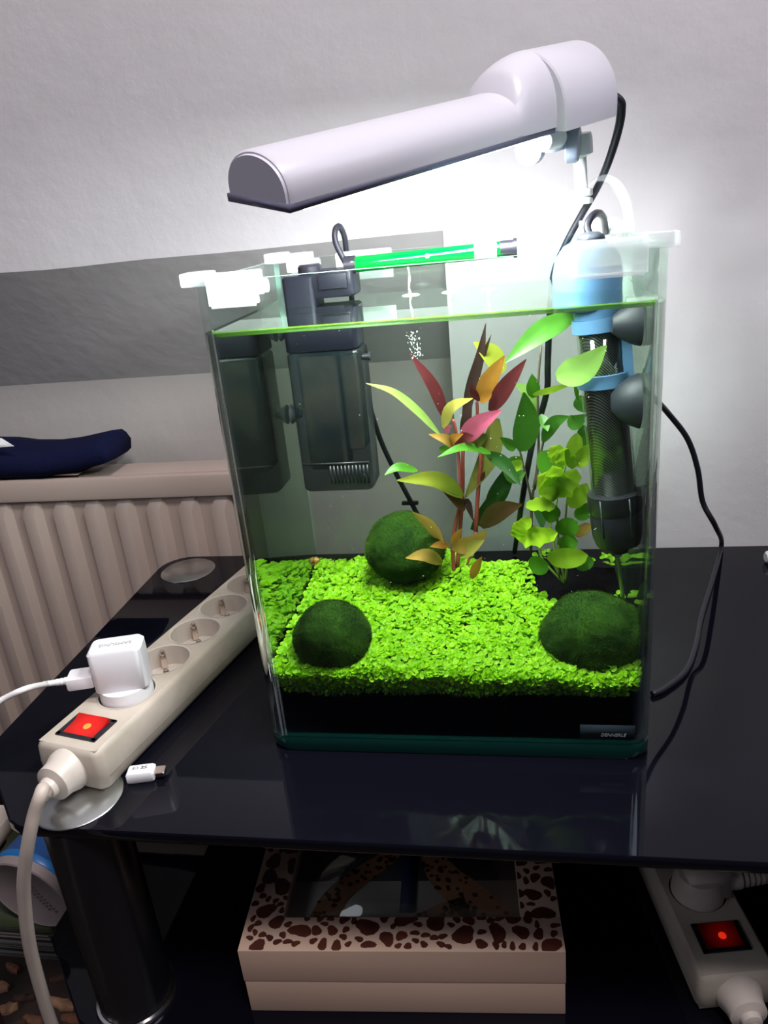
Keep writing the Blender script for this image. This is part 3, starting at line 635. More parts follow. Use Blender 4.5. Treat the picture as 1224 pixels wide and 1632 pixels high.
leaf(lp, 'green', [(0.2014, 0.1180, 0.0933), (0.2062, 0.1140, 0.0993), (0.2135, 0.1100, 0.1023)], 0.0126, shape='oval')
leaf(lp, 'midgreen', [(0.2141, 0.1180, 0.0757), (0.2188, 0.1140, 0.0833), (0.2247, 0.1100, 0.0866)], 0.0112, shape='oval')
leaf(lp, 'midgreen', [(0.2172, 0.1280, 0.1578), (0.2195, 0.1270, 0.1712), (0.2181, 0.1250, 0.1848)], 0.0140, shape='oval')
leaf(lp, 'lime', [(0.1659, 0.1300, 0.1539), (0.1711, 0.1250, 0.1567), (0.1749, 0.1200, 0.1623)], 0.0084, shape='oval')
leaf(lp, 'midgreen', [(0.2145, 0.1250, 0.1951), (0.2178, 0.1220, 0.2007), (0.2212, 0.1200, 0.2035)], 0.0126, shape='oval')

# pale shoot under the heater
ps_ = MB().sweep([(0.2387, 0.0880, 0.0990), (0.2400, 0.0860, 0.0879), (0.2422, 0.0840, 0.0694)], 0.0013, 8, 4).build('pale_shoot', M['leaf_pale'], smooth=True)
tag(ps_, 'pale green bare shoot rising from the soil below the heater', 'shoot')

# bubbles and water falling from the spray tube
mb = MB(); rnd = random.Random(3)
for _ in range(70):
    t = rnd.random(); c = Vector((0.1059, 0.1000, 0.2610)).lerp(Vector((0.1083, 0.1000, 0.2427)), t) + Vector((rnd.gauss(0, .0022), rnd.gauss(0, .003), 0))
    bm = bmesh.new(); bmesh.ops.create_icosphere(bm, subdivisions=1, radius=rnd.uniform(0.0002, 0.0006), matrix=Matrix.Translation(c)); mb.frombm(bm)
for _ in range(130):
    c = Vector((rnd.uniform(0.02, 0.23), rnd.uniform(0.03, 0.14), rnd.uniform(0.09, 0.27)))
    bm = bmesh.new(); bmesh.ops.create_icosphere(bm, subdivisions=1, radius=rnd.uniform(0.00015, 0.0004), matrix=Matrix.Translation(c)); mb.frombm(bm)
tag(mb.build('air_bubbles', M['bubble']), 'scattered tiny air bubbles in the aquarium water', 'bubbles', kind='stuff')
TY = 0.128                                            # spray tube depth
for (p0, p1, r, lab) in (((0.1035, 0.1280, 0.3001), (0.1038, 0.1280, 0.2820), 0.0009, 'leftmost thin jet of water falling from the green spray tube'),
                         ((0.1301, 0.1280, 0.3003), (0.1307, 0.1280, 0.2816), 0.0012, 'middle thin jet of water falling from the green spray tube'),
                         ((0.1563, 0.1280, 0.3006), (0.1563, 0.1280, 0.2813), 0.0010, 'rightmost thin jet of water falling from the green spray tube')):
    p0, p1 = Vector(p0), Vector(p1); p1.z = WZ - 0.0005
    mb = MB().sweep([p0, p0.lerp(p1, .35) + Vector((.0006, -.001, 0)), p0.lerp(p1, .7) + Vector((-.0004, -.0016, 0)), p1 + Vector((.0005, -.002, 0))], lambda t: r * (1 - 0.45 * math.sin(t * 7) ** 2), 8, 5)
    mb.lathe(p1 + Vector((.0005, -.002, 0)), (0, 0, 1), [(0.0065, 0.0003), (0.0055, 0.0011), (0.0045, 0.0006), (0.003, 0.0014), (0.0016, 0.0008), (0.0001, 0.0018)], 18)
    tag(mb.build('water_jet', M['waterjet'], smooth=True), lab, 'water jet', 'water jets from the spray tube')

# ------------------------------------------------------------------ internal filter
fl = thing('internal_filter', 'black internal filter with smoky cartridge and green spray tube, back left', 'filter', (0.038, 0.13, 0.14))
FX0, FX1, FY0, FY1 = 0.0125, 0.0665, 0.119, 0.152
FB, FM, FT = 0.1440, 0.2485, 0.3030
mb = MB(); slab(mb, rrect(FX0, FY0, FX1 - 0.0015, FY1, 0.005), FM, 0.2745, 0.0008); slab(mb, rrect(FX0 + 0.003, FY0 + 0.002, FX1 - 0.006, FY1, 0.004), 0.274, 0.279, 0.0005)
slab(mb, rrect(FX0 + 0.004, FY0 + 0.001, FX0 + 0.026, FY1 - 0.002, 0.003), 0.278, FT - 0.003, 0.0015)
slab(mb, rrect(FX0 + 0.022, FY0 + 0.003, FX1, FY1 - 0.004, 0.003), 0.284, FT - 0.001, 0.0015)
mb.box((FX0 + 0.030, FY0, 0.290), (FX1 - 0.004, FY0 + 0.01, 0.300), 0.001); hd = mb.build('filter_head', M['filterhead'], fl)
MB().lathe((FX0 + 0.022, FY0 + 0.014, FT - 0.004), (0, 0, 1), [(0.0085, 0), (0.0085, 0.006), (0.007, 0.0075), (0.0001, 0.0078)], 20).build('flow_dial', M['black'], fl)
mb = MB(); slab(mb, rrect(FX0, FY0, FX1, FY1, 0.005), FB, FM - 0.0004, 0.002); cart = mb.build('cartridge', M['smoky'], fl)
mb = MB(); slab(mb, rrect(FX0 + 0.006, FY0 + 0.004, FX1 - 0.019, FY1 - 0.004, 0.004), FB + 0.016, FM - 0.004, 0.001); mb.build('sponge', M['sponge'], cart)
mb = MB(); slab(mb, rrect(FX1 - 0.017, FY0 + 0.005, FX1 - 0.004, FY1 - 0.005, 0.003), FB + 0.03, FM - 0.004, 0.001); mb.build('sponge', M['sponge'], cart)
for i in range(11): MB().box((FX1 - 0.004 - 0.0028 * i, FY0 - 0.0007, FB + 0.006), (FX1 - 0.0026 - 0.0028 * i, FY0 + 0.0005, FB + 0.020)).build('intake_slat', M['black'], fl)
MB().box((FX0 + 0.002, FY0 - 0.0006, FB + 0.021), (FX1 - 0.002, FY0 + 0.0006, FB + 0.0225)).build('band', M['black'], fl)
MB().cyl((FX1 - 0.001, 0.128, 0.2415), (FX1 + 0.004, 0.128, 0.2415), 0.0022).cyl((FX1 + 0.004, 0.128, 0.2415), (FX1 + 0.0055, 0.128, 0.2415), 0.003).build('peg', M['black'], fl)
for z in (0.20, 0.262): MB().lathe((FX0 + 0.001, 0.138, z), (-1, 0, 0), [(0.003, 0), (0.004, 0.003), (0.0075, 0.0078), (0.0001, 0.0072)], 16).build('suction_cup', M['greyrub'], fl)
tz = 0.3045
t0, t1 = Vector((FX1 - 0.002, TY, tz - 0.0005)), Vector((0.1752, TY, tz + 0.0012))
MB().cyl(t0 + Vector((-.004, 0, 0)), t0 + Vector((0.004, 0, 0)), 0.0060).build('tube_socket', M['black'], fl, smooth=False)
tube = MB().cyl(t0, t1, 0.0052, n=24).build('spray_tube', M['greentube'], fl, smooth=False)
MB().cyl(t1 - Vector((0.010, 0, 0)), t1 - Vector((0.0015, 0, 0)), 0.0053).cyl(t1 - Vector((0.0015, 0, 0)), t1 + Vector((.0008, 0, 0)), 0.0062, n=24).build('end_cap', M['black'], tube)
MB().box(t1 + Vector((-0.027, -0.006, -0.0045)), t1 + Vector((-0.012, 0.018, 0.0055)), 0.0015).cyl(t1 + Vector((-0.0195, 0.016, 0)), t1 + Vector((-0.0195, D - 0.0045 - TY, 0)), 0.007).build('tube_clip', M['clear'], tube)
for k in (0.02, 0.48): MB().cyl(t0.lerp(t1, k) + Vector((0, -.0044, 0.001)), t0.lerp(t1, k) + Vector((0, -.0056, 0.001)), 0.0016, n=12).build('spray_nozzle', M['clear'], tube)
MB().box((0.050, FY1 - 0.006, FT - 0.003), (0.088, D + 0.003, FT + 0.0085), 0.0015).box((0.050, D + 0.001, FT - 0.012), (0.088, D + 0.003, FT + 0.0075), 0.0008).build('hanging_bracket', M['clear'], fl)
MB().sweep([(0.062, 0.135, 0.300), (0.0535, 0.1400, 0.3173), (0.0526, 0.1450, 0.3261), (0.0545, 0.1520, 0.3286), (0.0550, 0.1630, 0.3210), (0.0538, 0.1700, 0.3069), (0.0538, 0.1720, 0.2799), (0.0550, 0.1720, 0.2378), (0.0579, 0.1720, 0.2034), (0.0648, 0.1730, 0.1671), (0.0760, 0.1740, 0.1344), (0.0871, 0.1750, 0.1062), (0.0979, 0.1760, 0.0760), (0.0954, 0.2398, 0.0030)],
           0.0021, 8, 5).build('cord', M['rubber'], fl, smooth=True)
MB().box((0.0772, 0.1725, 0.1097), tuple(Vector((0.0772, 0.1725, 0.1097)) + Vector((0.014, 0.004, 0.003))), 0.001).build('cord_clip', M['rubber'], fl)

# ------------------------------------------------------------------ heater
ht = thing('aquarium_heater', 'blue topped tube heater with black base at the back right of the tank', 'heater', (0.21, 0.115, 0.075))
a, b = Vector((0.2238, 0.0850, 0.2659)), Vector((0.2364, 0.0760, 0.1232)); ax = (b - a).normalized()
L = (b - a).length
def along(d): return a + ax * d
core = MB(); core.lathe(a, ax, [(0.0118, 0.0), (0.0129, 0.004), (0.0129, L - 0.03), (0.0129, L - 0.028)], 32)
M['spiral'] = mat('coil_core', (0.035, 0.04, 0.042), 0.36, metal=1.0)
nt = M['spiral'].node_tree; wv = nt.nodes.new('ShaderNodeTexWave'); wv.inputs['Scale'].default_value = 330; wv.bands_direction = 'DIAGONAL'
tcn = nt.nodes.new('ShaderNodeTexCoord'); nt.links.new(tcn.outputs['Object'], wv.inputs['Vector'])
rmp = nt.nodes.new('ShaderNodeValToRGB'); rmp.color_ramp.elements[0].color = (0.02, 0.022, 0.022, 1); rmp.color_ramp.elements[1].color = (0.24, 0.25, 0.245, 1)
nt.links.new(wv.outputs['Fac'], rmp.inputs['Fac']); nt.links.new(rmp.outputs['Color'], nt.nodes['Principled BSDF'].inputs['Base Color'])
core.build('heating_core', M['spiral'], ht, smooth=True)
M['heatglass'] = glass_mat('heater_glass', (0.97, 0.98, 0.97), [(0.0, 0.10), (0.6, 0.16), (0.85, 0.5), (1.0, 0.9)], rough=0.06)
MB().lathe(a, ax, [(0.0144, -0.002), (0.0144, L - 0.028)], 40).build('glass_tube', M['heatglass'], ht, smooth=True)
MB().lathe(along(L - 0.030), ax, [(0.0148, 0), (0.0172, 0.001), (0.0174, 0.012), (0.0164, 0.014), (0.0168, 0.015), (0.0162, 0.030), (0.0140, 0.037), (0.007, 0.039), (0.006, 0.043), (0.0001, 0.043)], 32).build('base_cap', M['black'], ht, smooth=False)
for s in (-0.35, 0.75):
    dv = (VIEW - ax * VIEW.dot(ax)).normalized(); dv = Matrix.Rotation(s, 3, ax) @ dv
    MB().cyl(along(L - 0.028) + dv * 0.0171, along(L - 0.002) + dv * 0.0165, 0.0006, n=6).build('moulded_rib', M['greyrub'], ht)
top = along(-0.004)
hc = Vector((0.2172, 0.0880, 0.2883)); hx = Vector((0, 0, 1))
MB().lathe(top - ax * 0.012, ax, [(0.0147, 0), (0.0152, 0.002), (0.0152, 0.016), (0.0147, 0.018)], 32).build('collar', M['blue'], ht)
MB().lathe((hc.x, hc.y, WZ - 0.012), hx, [(0.0180, 0), (0.0200, 0.004), (0.0208, 0.020), (0.0190, 0.030), (0.0140, 0.037), (0.008, 0.040), (0.0001, 0.0405)], 36).build('control_head', M['blue'], ht, smooth=True)
MB().lathe((hc.x + 0.002, hc.y, WZ + 0.027), hx, [(0.0085, 0), (0.008, 0.003), (0.005, 0.005), (0.0001, 0.0055)], 20).build('dial_cap', M['greyrub'], ht, smooth=True)
MB().sweep([(hc.x + 0.002, hc.y, WZ + 0.029), (0.2174, 0.0920, 0.3167), (0.2214, 0.1000, 0.3222), (0.2278, 0.1200, 0.3219), (0.2332, 0.1450, 0.3143), (0.2367, 0.1680, 0.2961), (0.2393, 0.1720, 0.2616), (0.2540, 0.1760, 0.2104), (0.2731, 0.1800, 0.1885), (0.2891, 0.2000, 0.1688), (0.3062, 0.2100, 0.1447), (0.3163, 0.2150, 0.1172), (0.3230, 0.2200, 0.0865), (0.3355, 0.2250, 0.0624), (0.3649, 0.3133, 0.0040), (0.3403, 0.2413, 0.0022), (0.3181, 0.1795, 0.0022), (0.3032, 0.1311, 0.0022), (0.2891, 0.0966, 0.0022), (0.2713, 0.0750, 0.0022), (0.2616, 0.0679, 0.0022)],
           0.0023, 9, 6).build('cord', M['rubber'], ht, smooth=True)
# blue bracket with two rings and an upright, suction cups to the right pane
mb = MB()
for d in (0.006, 0.040):
    c = along(d); mb.lathe(c, ax, [(0.0146, -0.0040), (0.0166, -0.0040), (0.0166, 0.0040), (0.0146, 0.0040)], 36)
dv = Matrix.Rotation(0.95, 3, -ax) @ (VIEW - ax * VIEW.dot(ax)).normalized()
pr = [along(d) + dv * 0.0158 for d in (0.0015, 0.0445)]
mb.cyl(pr[0], pr[1], 0.0042, n=4)
br = mb.build('bracket', M['blue'], ht)
for d, sx in ((0.004, 1.0), (0.050, 1.25)):
    p = along(d) + Vector((0.012, -0.006, 0.0)); p.y -= 0.014; e = W - G - 0.0006
    MB().cyl(p + Vector((-0.004, 0.010, 0)), (e - 0.010, p.y, p.z), 0.0045).lathe((e - 0.012, p.y, p.z), (1, 0, 0), [(0.005, -0.004), (0.0080 * sx, 0.0), (0.0115 * sx, 0.006), (0.0130 * sx, 0.0105), (0.0134 * sx, 0.012), (0.0001, 0.0115)], 28).build('suction_cup', M['cup'], ht, smooth=False)

# ------------------------------------------------------------------ lid clips
def clip(loc, rotz, flip, length, label):
    t = thing('lid_clip', label, 'clip', loc, rotz, 'clear clips on the aquarium rim'); s = -1 if flip else 1
    def bx(mb, lo, hi, bev):
        x0, x1 = sorted((lo[0] * s, hi[0] * s)); return mb.box((x0, lo[1], lo[2]), (x1, hi[1], hi[2]), bev)
    mb = MB(); bx(mb, (-0.003, -0.0035, -0.002), (0.013, 0.012, 0.0055), 0.0015); mb.build('corner_cap', M['clear'], t, world=False)
    mb = MB(); bx(mb, (0.012, -0.0055, -0.0125), (length, -0.0015, 0.003), 0.001); bx(mb, (0.012, -0.0055, 0.0005), (length, 0.009, 0.004), 0.001); bx(mb, (0.012, 0.0055, -0.009), (length, 0.009, 0.002), 0.001)
    mb.build('rail', M['clear'], t, world=False)
    mb = MB(); bx(mb, (0.014, -0.0068, -0.0135), (length - 0.001, -0.0056, -0.0112), 0.0004); mb.build('lip', M['clear'], t, world=False)
    MB().cyl((length * s, -0.001, -0.004), ((length + 0.0048) * s, -0.001, -0.004), 0.0036, n=14).build('peg', M['clear'], t, world=False)
clip((0, 0, H), 0, False, 0.040, 'clear plastic lid clip on the front left corner of the rim')
clip((W, 0, H), 0, True, 0.048, 'clear plastic lid clip on the front right corner of the rim')
clip((0, D, H), math.pi, True, 0.030, 'clear plastic lid clip on the back left corner beside the filter')
clip((W, D, H), math.pi, False, 0.028, 'clear plastic lid clip on the back right corner by the lamp')

# ================================================================== LAMP
N1 = Vector((0.0792, -0.0620, 0.3403)); N2 = Vector((0.2338, 0.1300, 0.3779))
u = (N2 - N1).normalized()
wd = Vector((u.y, -u.x, 0)).normalized()                       # towards the camera side
wd = (Matrix.Rotation(math.radians(10), 3, u) @ wd).normalized()
up = u.cross(wd).normalized()
if up.z < 0: up = -up
LW, LL = 0.047, (N2 - N1).length
O = N1 - wd * (LW / 2)                                          # underside centre at the left end
lm = thing('aquarium_lamp', 'white clamp-on lamp slanting over the aquarium, its light pointing down', 'lamp', O)
def LP(s, x, z): return O + u * s + wd * x + up * z
def arch(s, hw, h, n=40, off=0.0, p=0.85):
    """half-round section, flat side down"""
    out = [LP(s, -hw, off), LP(s, -hw, off + 0.0025)]
    for k in range(1, n):
        a = math.pi * k / n; out.append(LP(s, -hw * math.cos(a), off + 0.0025 + (h - 0.0025) * math.sin(a) ** p))
    out += [LP(s, hw, off + 0.0025), LP(s, hw, off)]
    return out
S1 = LL * 0.72; HS = LL * 0.775
mb = MB(); rings = [arch(0.0012, LW / 2 - 0.001, 0.0198, off=0.002), arch(0.003, LW / 2, 0.0207, off=0.002)]
rings.append(arch(LL * 0.62, LW / 2, 0.0207, off=0.002))
for k in range(9):                                              # dome that swells towards the head
    t = k / 8; s = LL * 0.655 + (HS + 0.004 - LL * 0.655) * t; g = math.sqrt(1 - (1 - t) ** 2)
    rings.append(arch(s, LW / 2 + 0.001 * g, 0.0207 + 0.0170 * g, off=0.002))
mb.loft(rings, True); mb.build('housing', M['lamp'], lm, smooth=True)
mb = MB(); mb.loft([arch(0.0, LW / 2 - 0.0022, 0.0186, off=0.002), arch(0.0012, LW / 2 - 0.0018, 0.0190, off=0.002)], True); mb.build('end_cap', M['lampend'], lm)
mb = MB(); mb.loft([[LP(s, x, z) for x, z in ((-LW / 2, -0.001), (LW / 2, -0.001), (LW / 2, 0.0026), (-LW / 2, 0.0026))] for s in (-0.0004, HS)], True); mb.build('lower_trim', M['lamptrim'], lm)
mb = MB(); hh, hw = 0.0395, LW / 2 + 0.0072
rings = [arch(HS, hw - 0.001, hh - 0.001), arch(HS + 0.001, hw, hh), arch(LL - 0.005, hw, hh), arch(LL - 0.001, hw - 0.002, hh - 0.0025), arch(LL + 0.001, hw - 0.006, hh - 0.008)]
mb.loft(rings, True); mb.build('head', M['lamp'], lm, smooth=True)
LEDS = (0.010, HS - 0.008)
mb = MB(); mb.loft([[LP(s, x, z) for x, z in ((-0.021, -0.0022), (0.021, -0.0022), (0.021, -0.0008), (-0.021, -0.0008))] for s in LEDS], True); mb.build('led_panel', M['led'], lm)
for _n in ('housing', 'head'): sharp_edges(bpy.data.objects[_n])
ld = bpy.data.lights.new('led_light', 'AREA'); ld.shape = 'RECTANGLE'; ld.size = LEDS[1] - LEDS[0]; ld.size_y = 0.042; ld.energy = 3.7; ld.color = (0.95, 0.985, 1.0)
lo = bpy.data.objects.new('led_light', ld); COL.objects.link(lo)
Rm = Matrix((u, wd, u.cross(wd))).transposed()
zax = Rm.col[2]
if zax.dot(up) < 0: Rm = Matrix((u, -wd, u.cross(-wd))).transposed()
lo.matrix_world = Matrix.Translation(LP((LEDS[0] + LEDS[1]) / 2, 0, -0.0030)) @ Rm.to_4x4()
# joint, knobs, stem and clear rim bracket
j = LL * 0.885
MB().loft([[LP(s, x, z) for x, z in ((-0.009, -0.016), (0.009, -0.016), (0.012, 0.0), (-0.012, 0.0))] for s in (j - 0.009, j + 0.010)], True).build('joint_block', M['bracket'], lm)
k0 = LP(j, 0, -0.014)
MB().lathe(Vector(k0) + wd * 0.009 + u * 0.006, wd + u * 0.5, [(0.0095, 0), (0.0105, 0.001), (0.0105, 0.006), (0.0095, 0.0075), (0.0001, 0.0076)], 24).build('knob', M['knob'], lm)
MB().lathe(Vector(k0) - u * 0.008 - wd * 0.006, -u + wd * 0.1, [(0.0085, 0), (0.0095, 0.001), (0.0095, 0.006), (0.0001, 0.007)], 20).build('knob', M['knob'], lm)
MB().cyl(LP(j - 0.026, 0.014, -0.006), LP(j - 0.008, 0.012, -0.007), 0.0060, n=20).build('hinge_sleeve', M['lampstem'], lm)
s0 = Vector(k0) + Vector((0, 0, -0.002)); s1 = Vector((0.2182, 0.1480, 0.3333))
s0 = Vector((s1.x - 0.002, s1.y - 0.004, s0.z))
MB().lathe(s0 + Vector((0, 0, 0.008)), s1 - s0, [(0.0078, 0), (0.0085, 0.003), (0.0085, 0.012), (0.0042, 0.014), (0.0042, (s1 - s0).length + 0.008)], 20).build('stem', M['lampstem'], lm)
MB().lathe(s1 + Vector((0, 0, 0.004)), (0, 0, -1), [(0.0065, 0), (0.0075, 0.001), (0.0075, 0.004), (0.0055, 0.005), (0.0075, 0.006), (0.0075, 0.009), (0.0001, 0.0095)], 20).build('clamp_screw', M['lampstem'], lm)
mb = MB(); pth = spline([s1 + Vector((-.004, 0.002, 0)), (0.2288, 0.1520, 0.3426), (0.2395, 0.1550, 0.3393), (0.2469, 0.1580, 0.3283), (0.2498, 0.1600, 0.3175), (0.2511, 0.1620, 0.3066)], 5)
mb.loft([[p + Vector((0, -0.009, 0)) + d for d in (Vector((0.0018, 0, 0.0018)), Vector((-0.0018, 0, -0.0018)))] + [p + Vector((0, 0.009, 0)) + d for d in (Vector((-0.0018, 0, -0.0018)), Vector((0.0018, 0, 0.0018)))] for p in pth], True)
mb.box((0.218, D - 0.007, H - 0.012), (0.243, D - 0.0045, H + 0.008), 0.0008).box((0.218, D + 0.001, H - 0.012), (0.243, D + 0.0035, H + 0.008), 0.0008).box((0.218, D - 0.007, H + 0.001), (0.243, D + 0.0035, H + 0.005), 0.0008)
mb.build('rim_bracket', M['acrylic'], lm)
MB().sweep([LP(LL - 0.004, 0.010, 0.016), (0.2385, 0.1340, 0.3860), (0.2411, 0.1360, 0.3798), (0.2396, 0.1400, 0.3677), (0.2344, 0.1460, 0.3504), (0.2289, 0.1600, 0.3362), (0.2194, 0.1680, 0.3200), (0.2091, 0.1720, 0.3015), (0.2012, 0.1740, 0.2816), (0.1982, 0.1740, 0.2510), (0.1964, 0.1740, 0.2190), (0.1957, 0.1740, 0.2001), (0.1908, 0.1750, 0.1806), (0.1847, 0.1760, 0.1606), (0.1765, 0.1780, 0.1185), (0.1660, 0.3069, 0.0030)],
           lambda t: 0.0031 - 0.0007 * min(1, t * 3), 9, 6).build('cord', M['rubber'], lm, smooth=True)

# ================================================================== POWER STRIPS
def socket_strip(name, label, loc, rotz, length, sockets, sw_t, lit, width=0.054, height=0.031, cover=M['cream']):
    """local frame: near end at y = 0, runs towards +y, base at z = 0; sockets: list of t"""
    t = thing(name, label, 'power strip', loc, rotz, None)
    hw = width / 2
    out = rrect(-hw, 0, hw, length, 0.006, 4)
    bm = bmesh.new()
    # top surface with round holes: built as quads between each socket circle and a square cell
    R = 0.0205; mb = MB(); top = height; NS = 32
    # side walls (slight draft, rounded upper edge)
    def rg(ins, z): return [(x * (1 - ins / hw), y + (ins if y < length / 2 else -ins), z) for x, y in out]
    mb.loft([rg(0.003, 0), rg(0.0005, 0.004), rg(0.0, height * 0.5), rg(0.0008, height - 0.004), rg(0.002, height - 0.0012), rg(0.0035, height)], False, True)
    edges = rg(0.0035, height); x_in = hw - 0.0035
    ys = [0.0035 + 0.0]
    cells = [(s - 0.0214, s + 0.0214) for s in sockets]
    def quad(y0, y1): 
        if y1 - y0 > 1e-5: mb.add([(-x_in, y0, top), (x_in, y0, top), (x_in, y1, top), (-x_in, y1, top)], [(0, 1, 2, 3)])
    y = 0.0035
    for (c0, c1), s in zip(cells, sockets):
        quad(y, c0); y = c1
        circ, sq = [], []
        for k in range(NS):
            a = 2 * math.pi * (k + 0.5) / NS; dx, dy = math.cos(a), math.sin(a)
            circ.append((R * dx, s + R * dy, top)); f = min(x_in / max(abs(dx), 1e-6), 0.0214 / max(abs(dy), 1e-6)); sq.append((f * dx, s + f * dy, top))
        v = circ + sq; mb.add(v, [(k, NS + k, NS + (k + 1) % NS, (k + 1) % NS) for k in range(NS)])
        for (sx, sy) in ((-1, -1), (1, -1), (1, 1), (-1, 1)):   # little corner triangles
            cs = sorted(sq, key=lambda p: (p[0] - sx * x_in) ** 2 + (p[1] - s - sy * 0.0214) ** 2)[:2]
            mb.add([cs[0], cs[1], (sx * x_in, s + sy * 0.0214, top)], [(0, 1, 2)])
    quad(y, length - 0.0035)
    mb.add([(-hw + .003, 0.003, 0), (hw - .003, 0.003, 0), (hw - .003, length - .003, 0), (-hw + .003, length - .003, 0)], [(3, 2, 1, 0)])
    body = mb.build('body', M['grimy'], t, world=False)
    MB().add([(-hw - 0.0001, 0.006, 0.0098), (hw + 0.0001, 0.006, 0.0098), (hw + 0.0001, length - 0.006, 0.0098), (-hw - 0.0001, length - 0.006, 0.0098), (-hw - 0.0001, 0.006, 0.0103), (hw + 0.0001, 0.006, 0.0103), (hw + 0.0001, length - 0.006, 0.0103), (-hw - 0.0001, length - 0.006, 0.0103)],
             [(0, 1, 5, 4), (1, 2, 6, 5), (2, 3, 7, 6), (3, 0, 4, 7)]).build('seam', M['creamcable'], t, world=False)
    for s in sockets:
        sk = MB().loft([[(x, y, top + 0.0003) for x, y, _ in [(0.0212 * math.cos(a), s + 0.0212 * math.sin(a), 0) for a in [2 * math.pi * k / 32 for k in range(32)]]],
                        [(0.0200 * math.cos(a), s + 0.0200 * math.sin(a), top) for a in [2 * math.pi * k / 32 for k in range(32)]],
                        [(0.0195 * math.cos(a), s + 0.0195 * math.sin(a), top - 0.0165) for a in [2 * math.pi * k / 32 for k in range(32)]]], False)
        n0 = len(sk.v); sk.add([(0.0195 * math.cos(a), s + 0.0195 * math.sin(a), top - 0.0165) for a in [2 * math.pi * k / 32 for k in range(32)]], [tuple(range(32))])
        so_ = sk.build('socket', cover, t, world=False)
        # earth contacts set along the across direction, contact holes at 45 degrees
        for sg in (-1, 1):
            rm = Matrix.Translation((0, s, 0)) @ Matrix.Rotation(math.radians(-48), 4, 'Z')
            MB().box((sg * 0.0165 - 0.0028, -0.0024, top - 0.016), (sg * 0.0165 + 0.0028, 0.0024, top - 0.003), 0.0008, rm).lathe(rm @ Vector((sg * 0.0152, 0, top - 0.0035)), (0, 0, 1), [(0.0020, -0.001), (0.0024, 0.001), (0.0018, 0.0028), (0.0001, 0.0036)], 12).build('earth_contact', M['gold'], so_, world=False)
            MB().cyl((sg * 0.0067, s + sg * 0.0067, top - 0.0164), (sg * 0.0067, s + sg * 0.0067, top - 0.0160), 0.0026, n=12).build('contact_hole', M['black'], so_, world=False)
    fr = MB()
    for lo, hi in (((-0.0165, sw_t - 0.0115, top - 0.001), (-0.0128, sw_t + 0.0115, top + 0.0012)), ((0.0128, sw_t - 0.0115, top - 0.001), (0.0165, sw_t + 0.0115, top + 0.0012)),
                   ((-0.0165, sw_t - 0.0115, top - 0.001), (0.0165, sw_t - 0.0085, top + 0.0012)), ((-0.0165, sw_t + 0.0085, top - 0.001), (0.0165, sw_t + 0.0115, top + 0.0012))): fr.box(lo, hi, 0.0003)
    fr.box((-0.015, sw_t - 0.010, top - 0.001), (0.015, sw_t + 0.010, top + 0.0002)); fr.build('switch_frame', M['black'], t, world=False)
    rk = MB().loft([[(x, sw_t - 0.0085, top + 0.0002), (x, sw_t + 0.0085, top + 0.0002), (x, sw_t + 0.0085, top + 0.0042), (x, sw_t + 0.003, top + 0.0018), (x, sw_t - 0.0045, top + 0.0012), (x, sw_t - 0.0085, top + 0.0008)] for x in (-0.0126, 0.0126)], True)
    rk = rk.build('switch_rocker', M['redlit'] if lit else M['reddim'], t, world=False)
    MB().lathe((0.001, sw_t + 0.000, top + 0.0010), (0, -0.1, 1), [(0.0030, 0), (0.0026, 0.0009), (0.0012, 0.0013), (0.0001, 0.0014)], 14).build('neon_spot', M['reddot'] if lit else M['reddimdot'], rk, world=False)
    gl = MB().lathe((0, 0.004, height * 0.48), (0, -1, 0), [(0.0150, 0), (0.0150, 0.006), (0.0128, 0.012), (0.0122, 0.0185), (0.0085, 0.020), (0.0070, 0.0205), (0.0064, 0.024), (0.0060, 0.0242)], 28)
    gl.build('cable_gland', cover, t, world=False, smooth=False)
    return t
s1 = socket_strip('power_strip', 'cream five socket power strip with lit red switch beside the aquarium', (-0.1225, -0.0440, 0.0013), math.radians(-12.2), 0.283, [0.065 + 0.0432 * i for i in range(5)], 0.0225, True)
M1 = ROOTM[s1.name]
g0 = M1 @ Vector((0, -0.018, 0.0148)); g1 = M1 @ Vector((0.0005, -0.026, 0.0140))
MB().sweep([g0, g1, (-0.1059, -0.0900, 0.0413), (-0.1101, -0.0980, 0.0289), (-0.1165, -0.1030, 0.0097), (-0.1243, -0.1050, -0.0132), (-0.1311, -0.1050, -0.0392), (-0.1381, -0.1040, -0.0731), (-0.1429, -0.1020, -0.1073), (-0.1468, -0.1000, -0.1463), (-0.1482, -0.0980, -0.1908)], lambda t: 0.0040 + 0.0012 * max(0, 1 - t * 9), 12, 6).build('cable', M['creamcable'], s1, smooth=True)

s2 = socket_strip('power_strip', 'cream power strip with dim red switch on the lower shelf', (0.3075, -0.026, SZ + 0.001), math.radians(10.5), 0.26, [0.0700 + 0.0432 * i for i in range(4)], 0.030, False)
M2 = ROOTM[s2.name]
MB().sweep([M2 @ Vector((0, -0.022, 0.0148)), M2 @ Vector((0, -0.035, 0.014)), M2 @ Vector((0.004, -0.055, 0.008)), M2 @ Vector((0.014, -0.072, -0.03)), M2 @ Vector((0.02, -0.08, -0.10))], 0.0042, 12, 6).build('cable', M['creamcable'], s2, smooth=True)
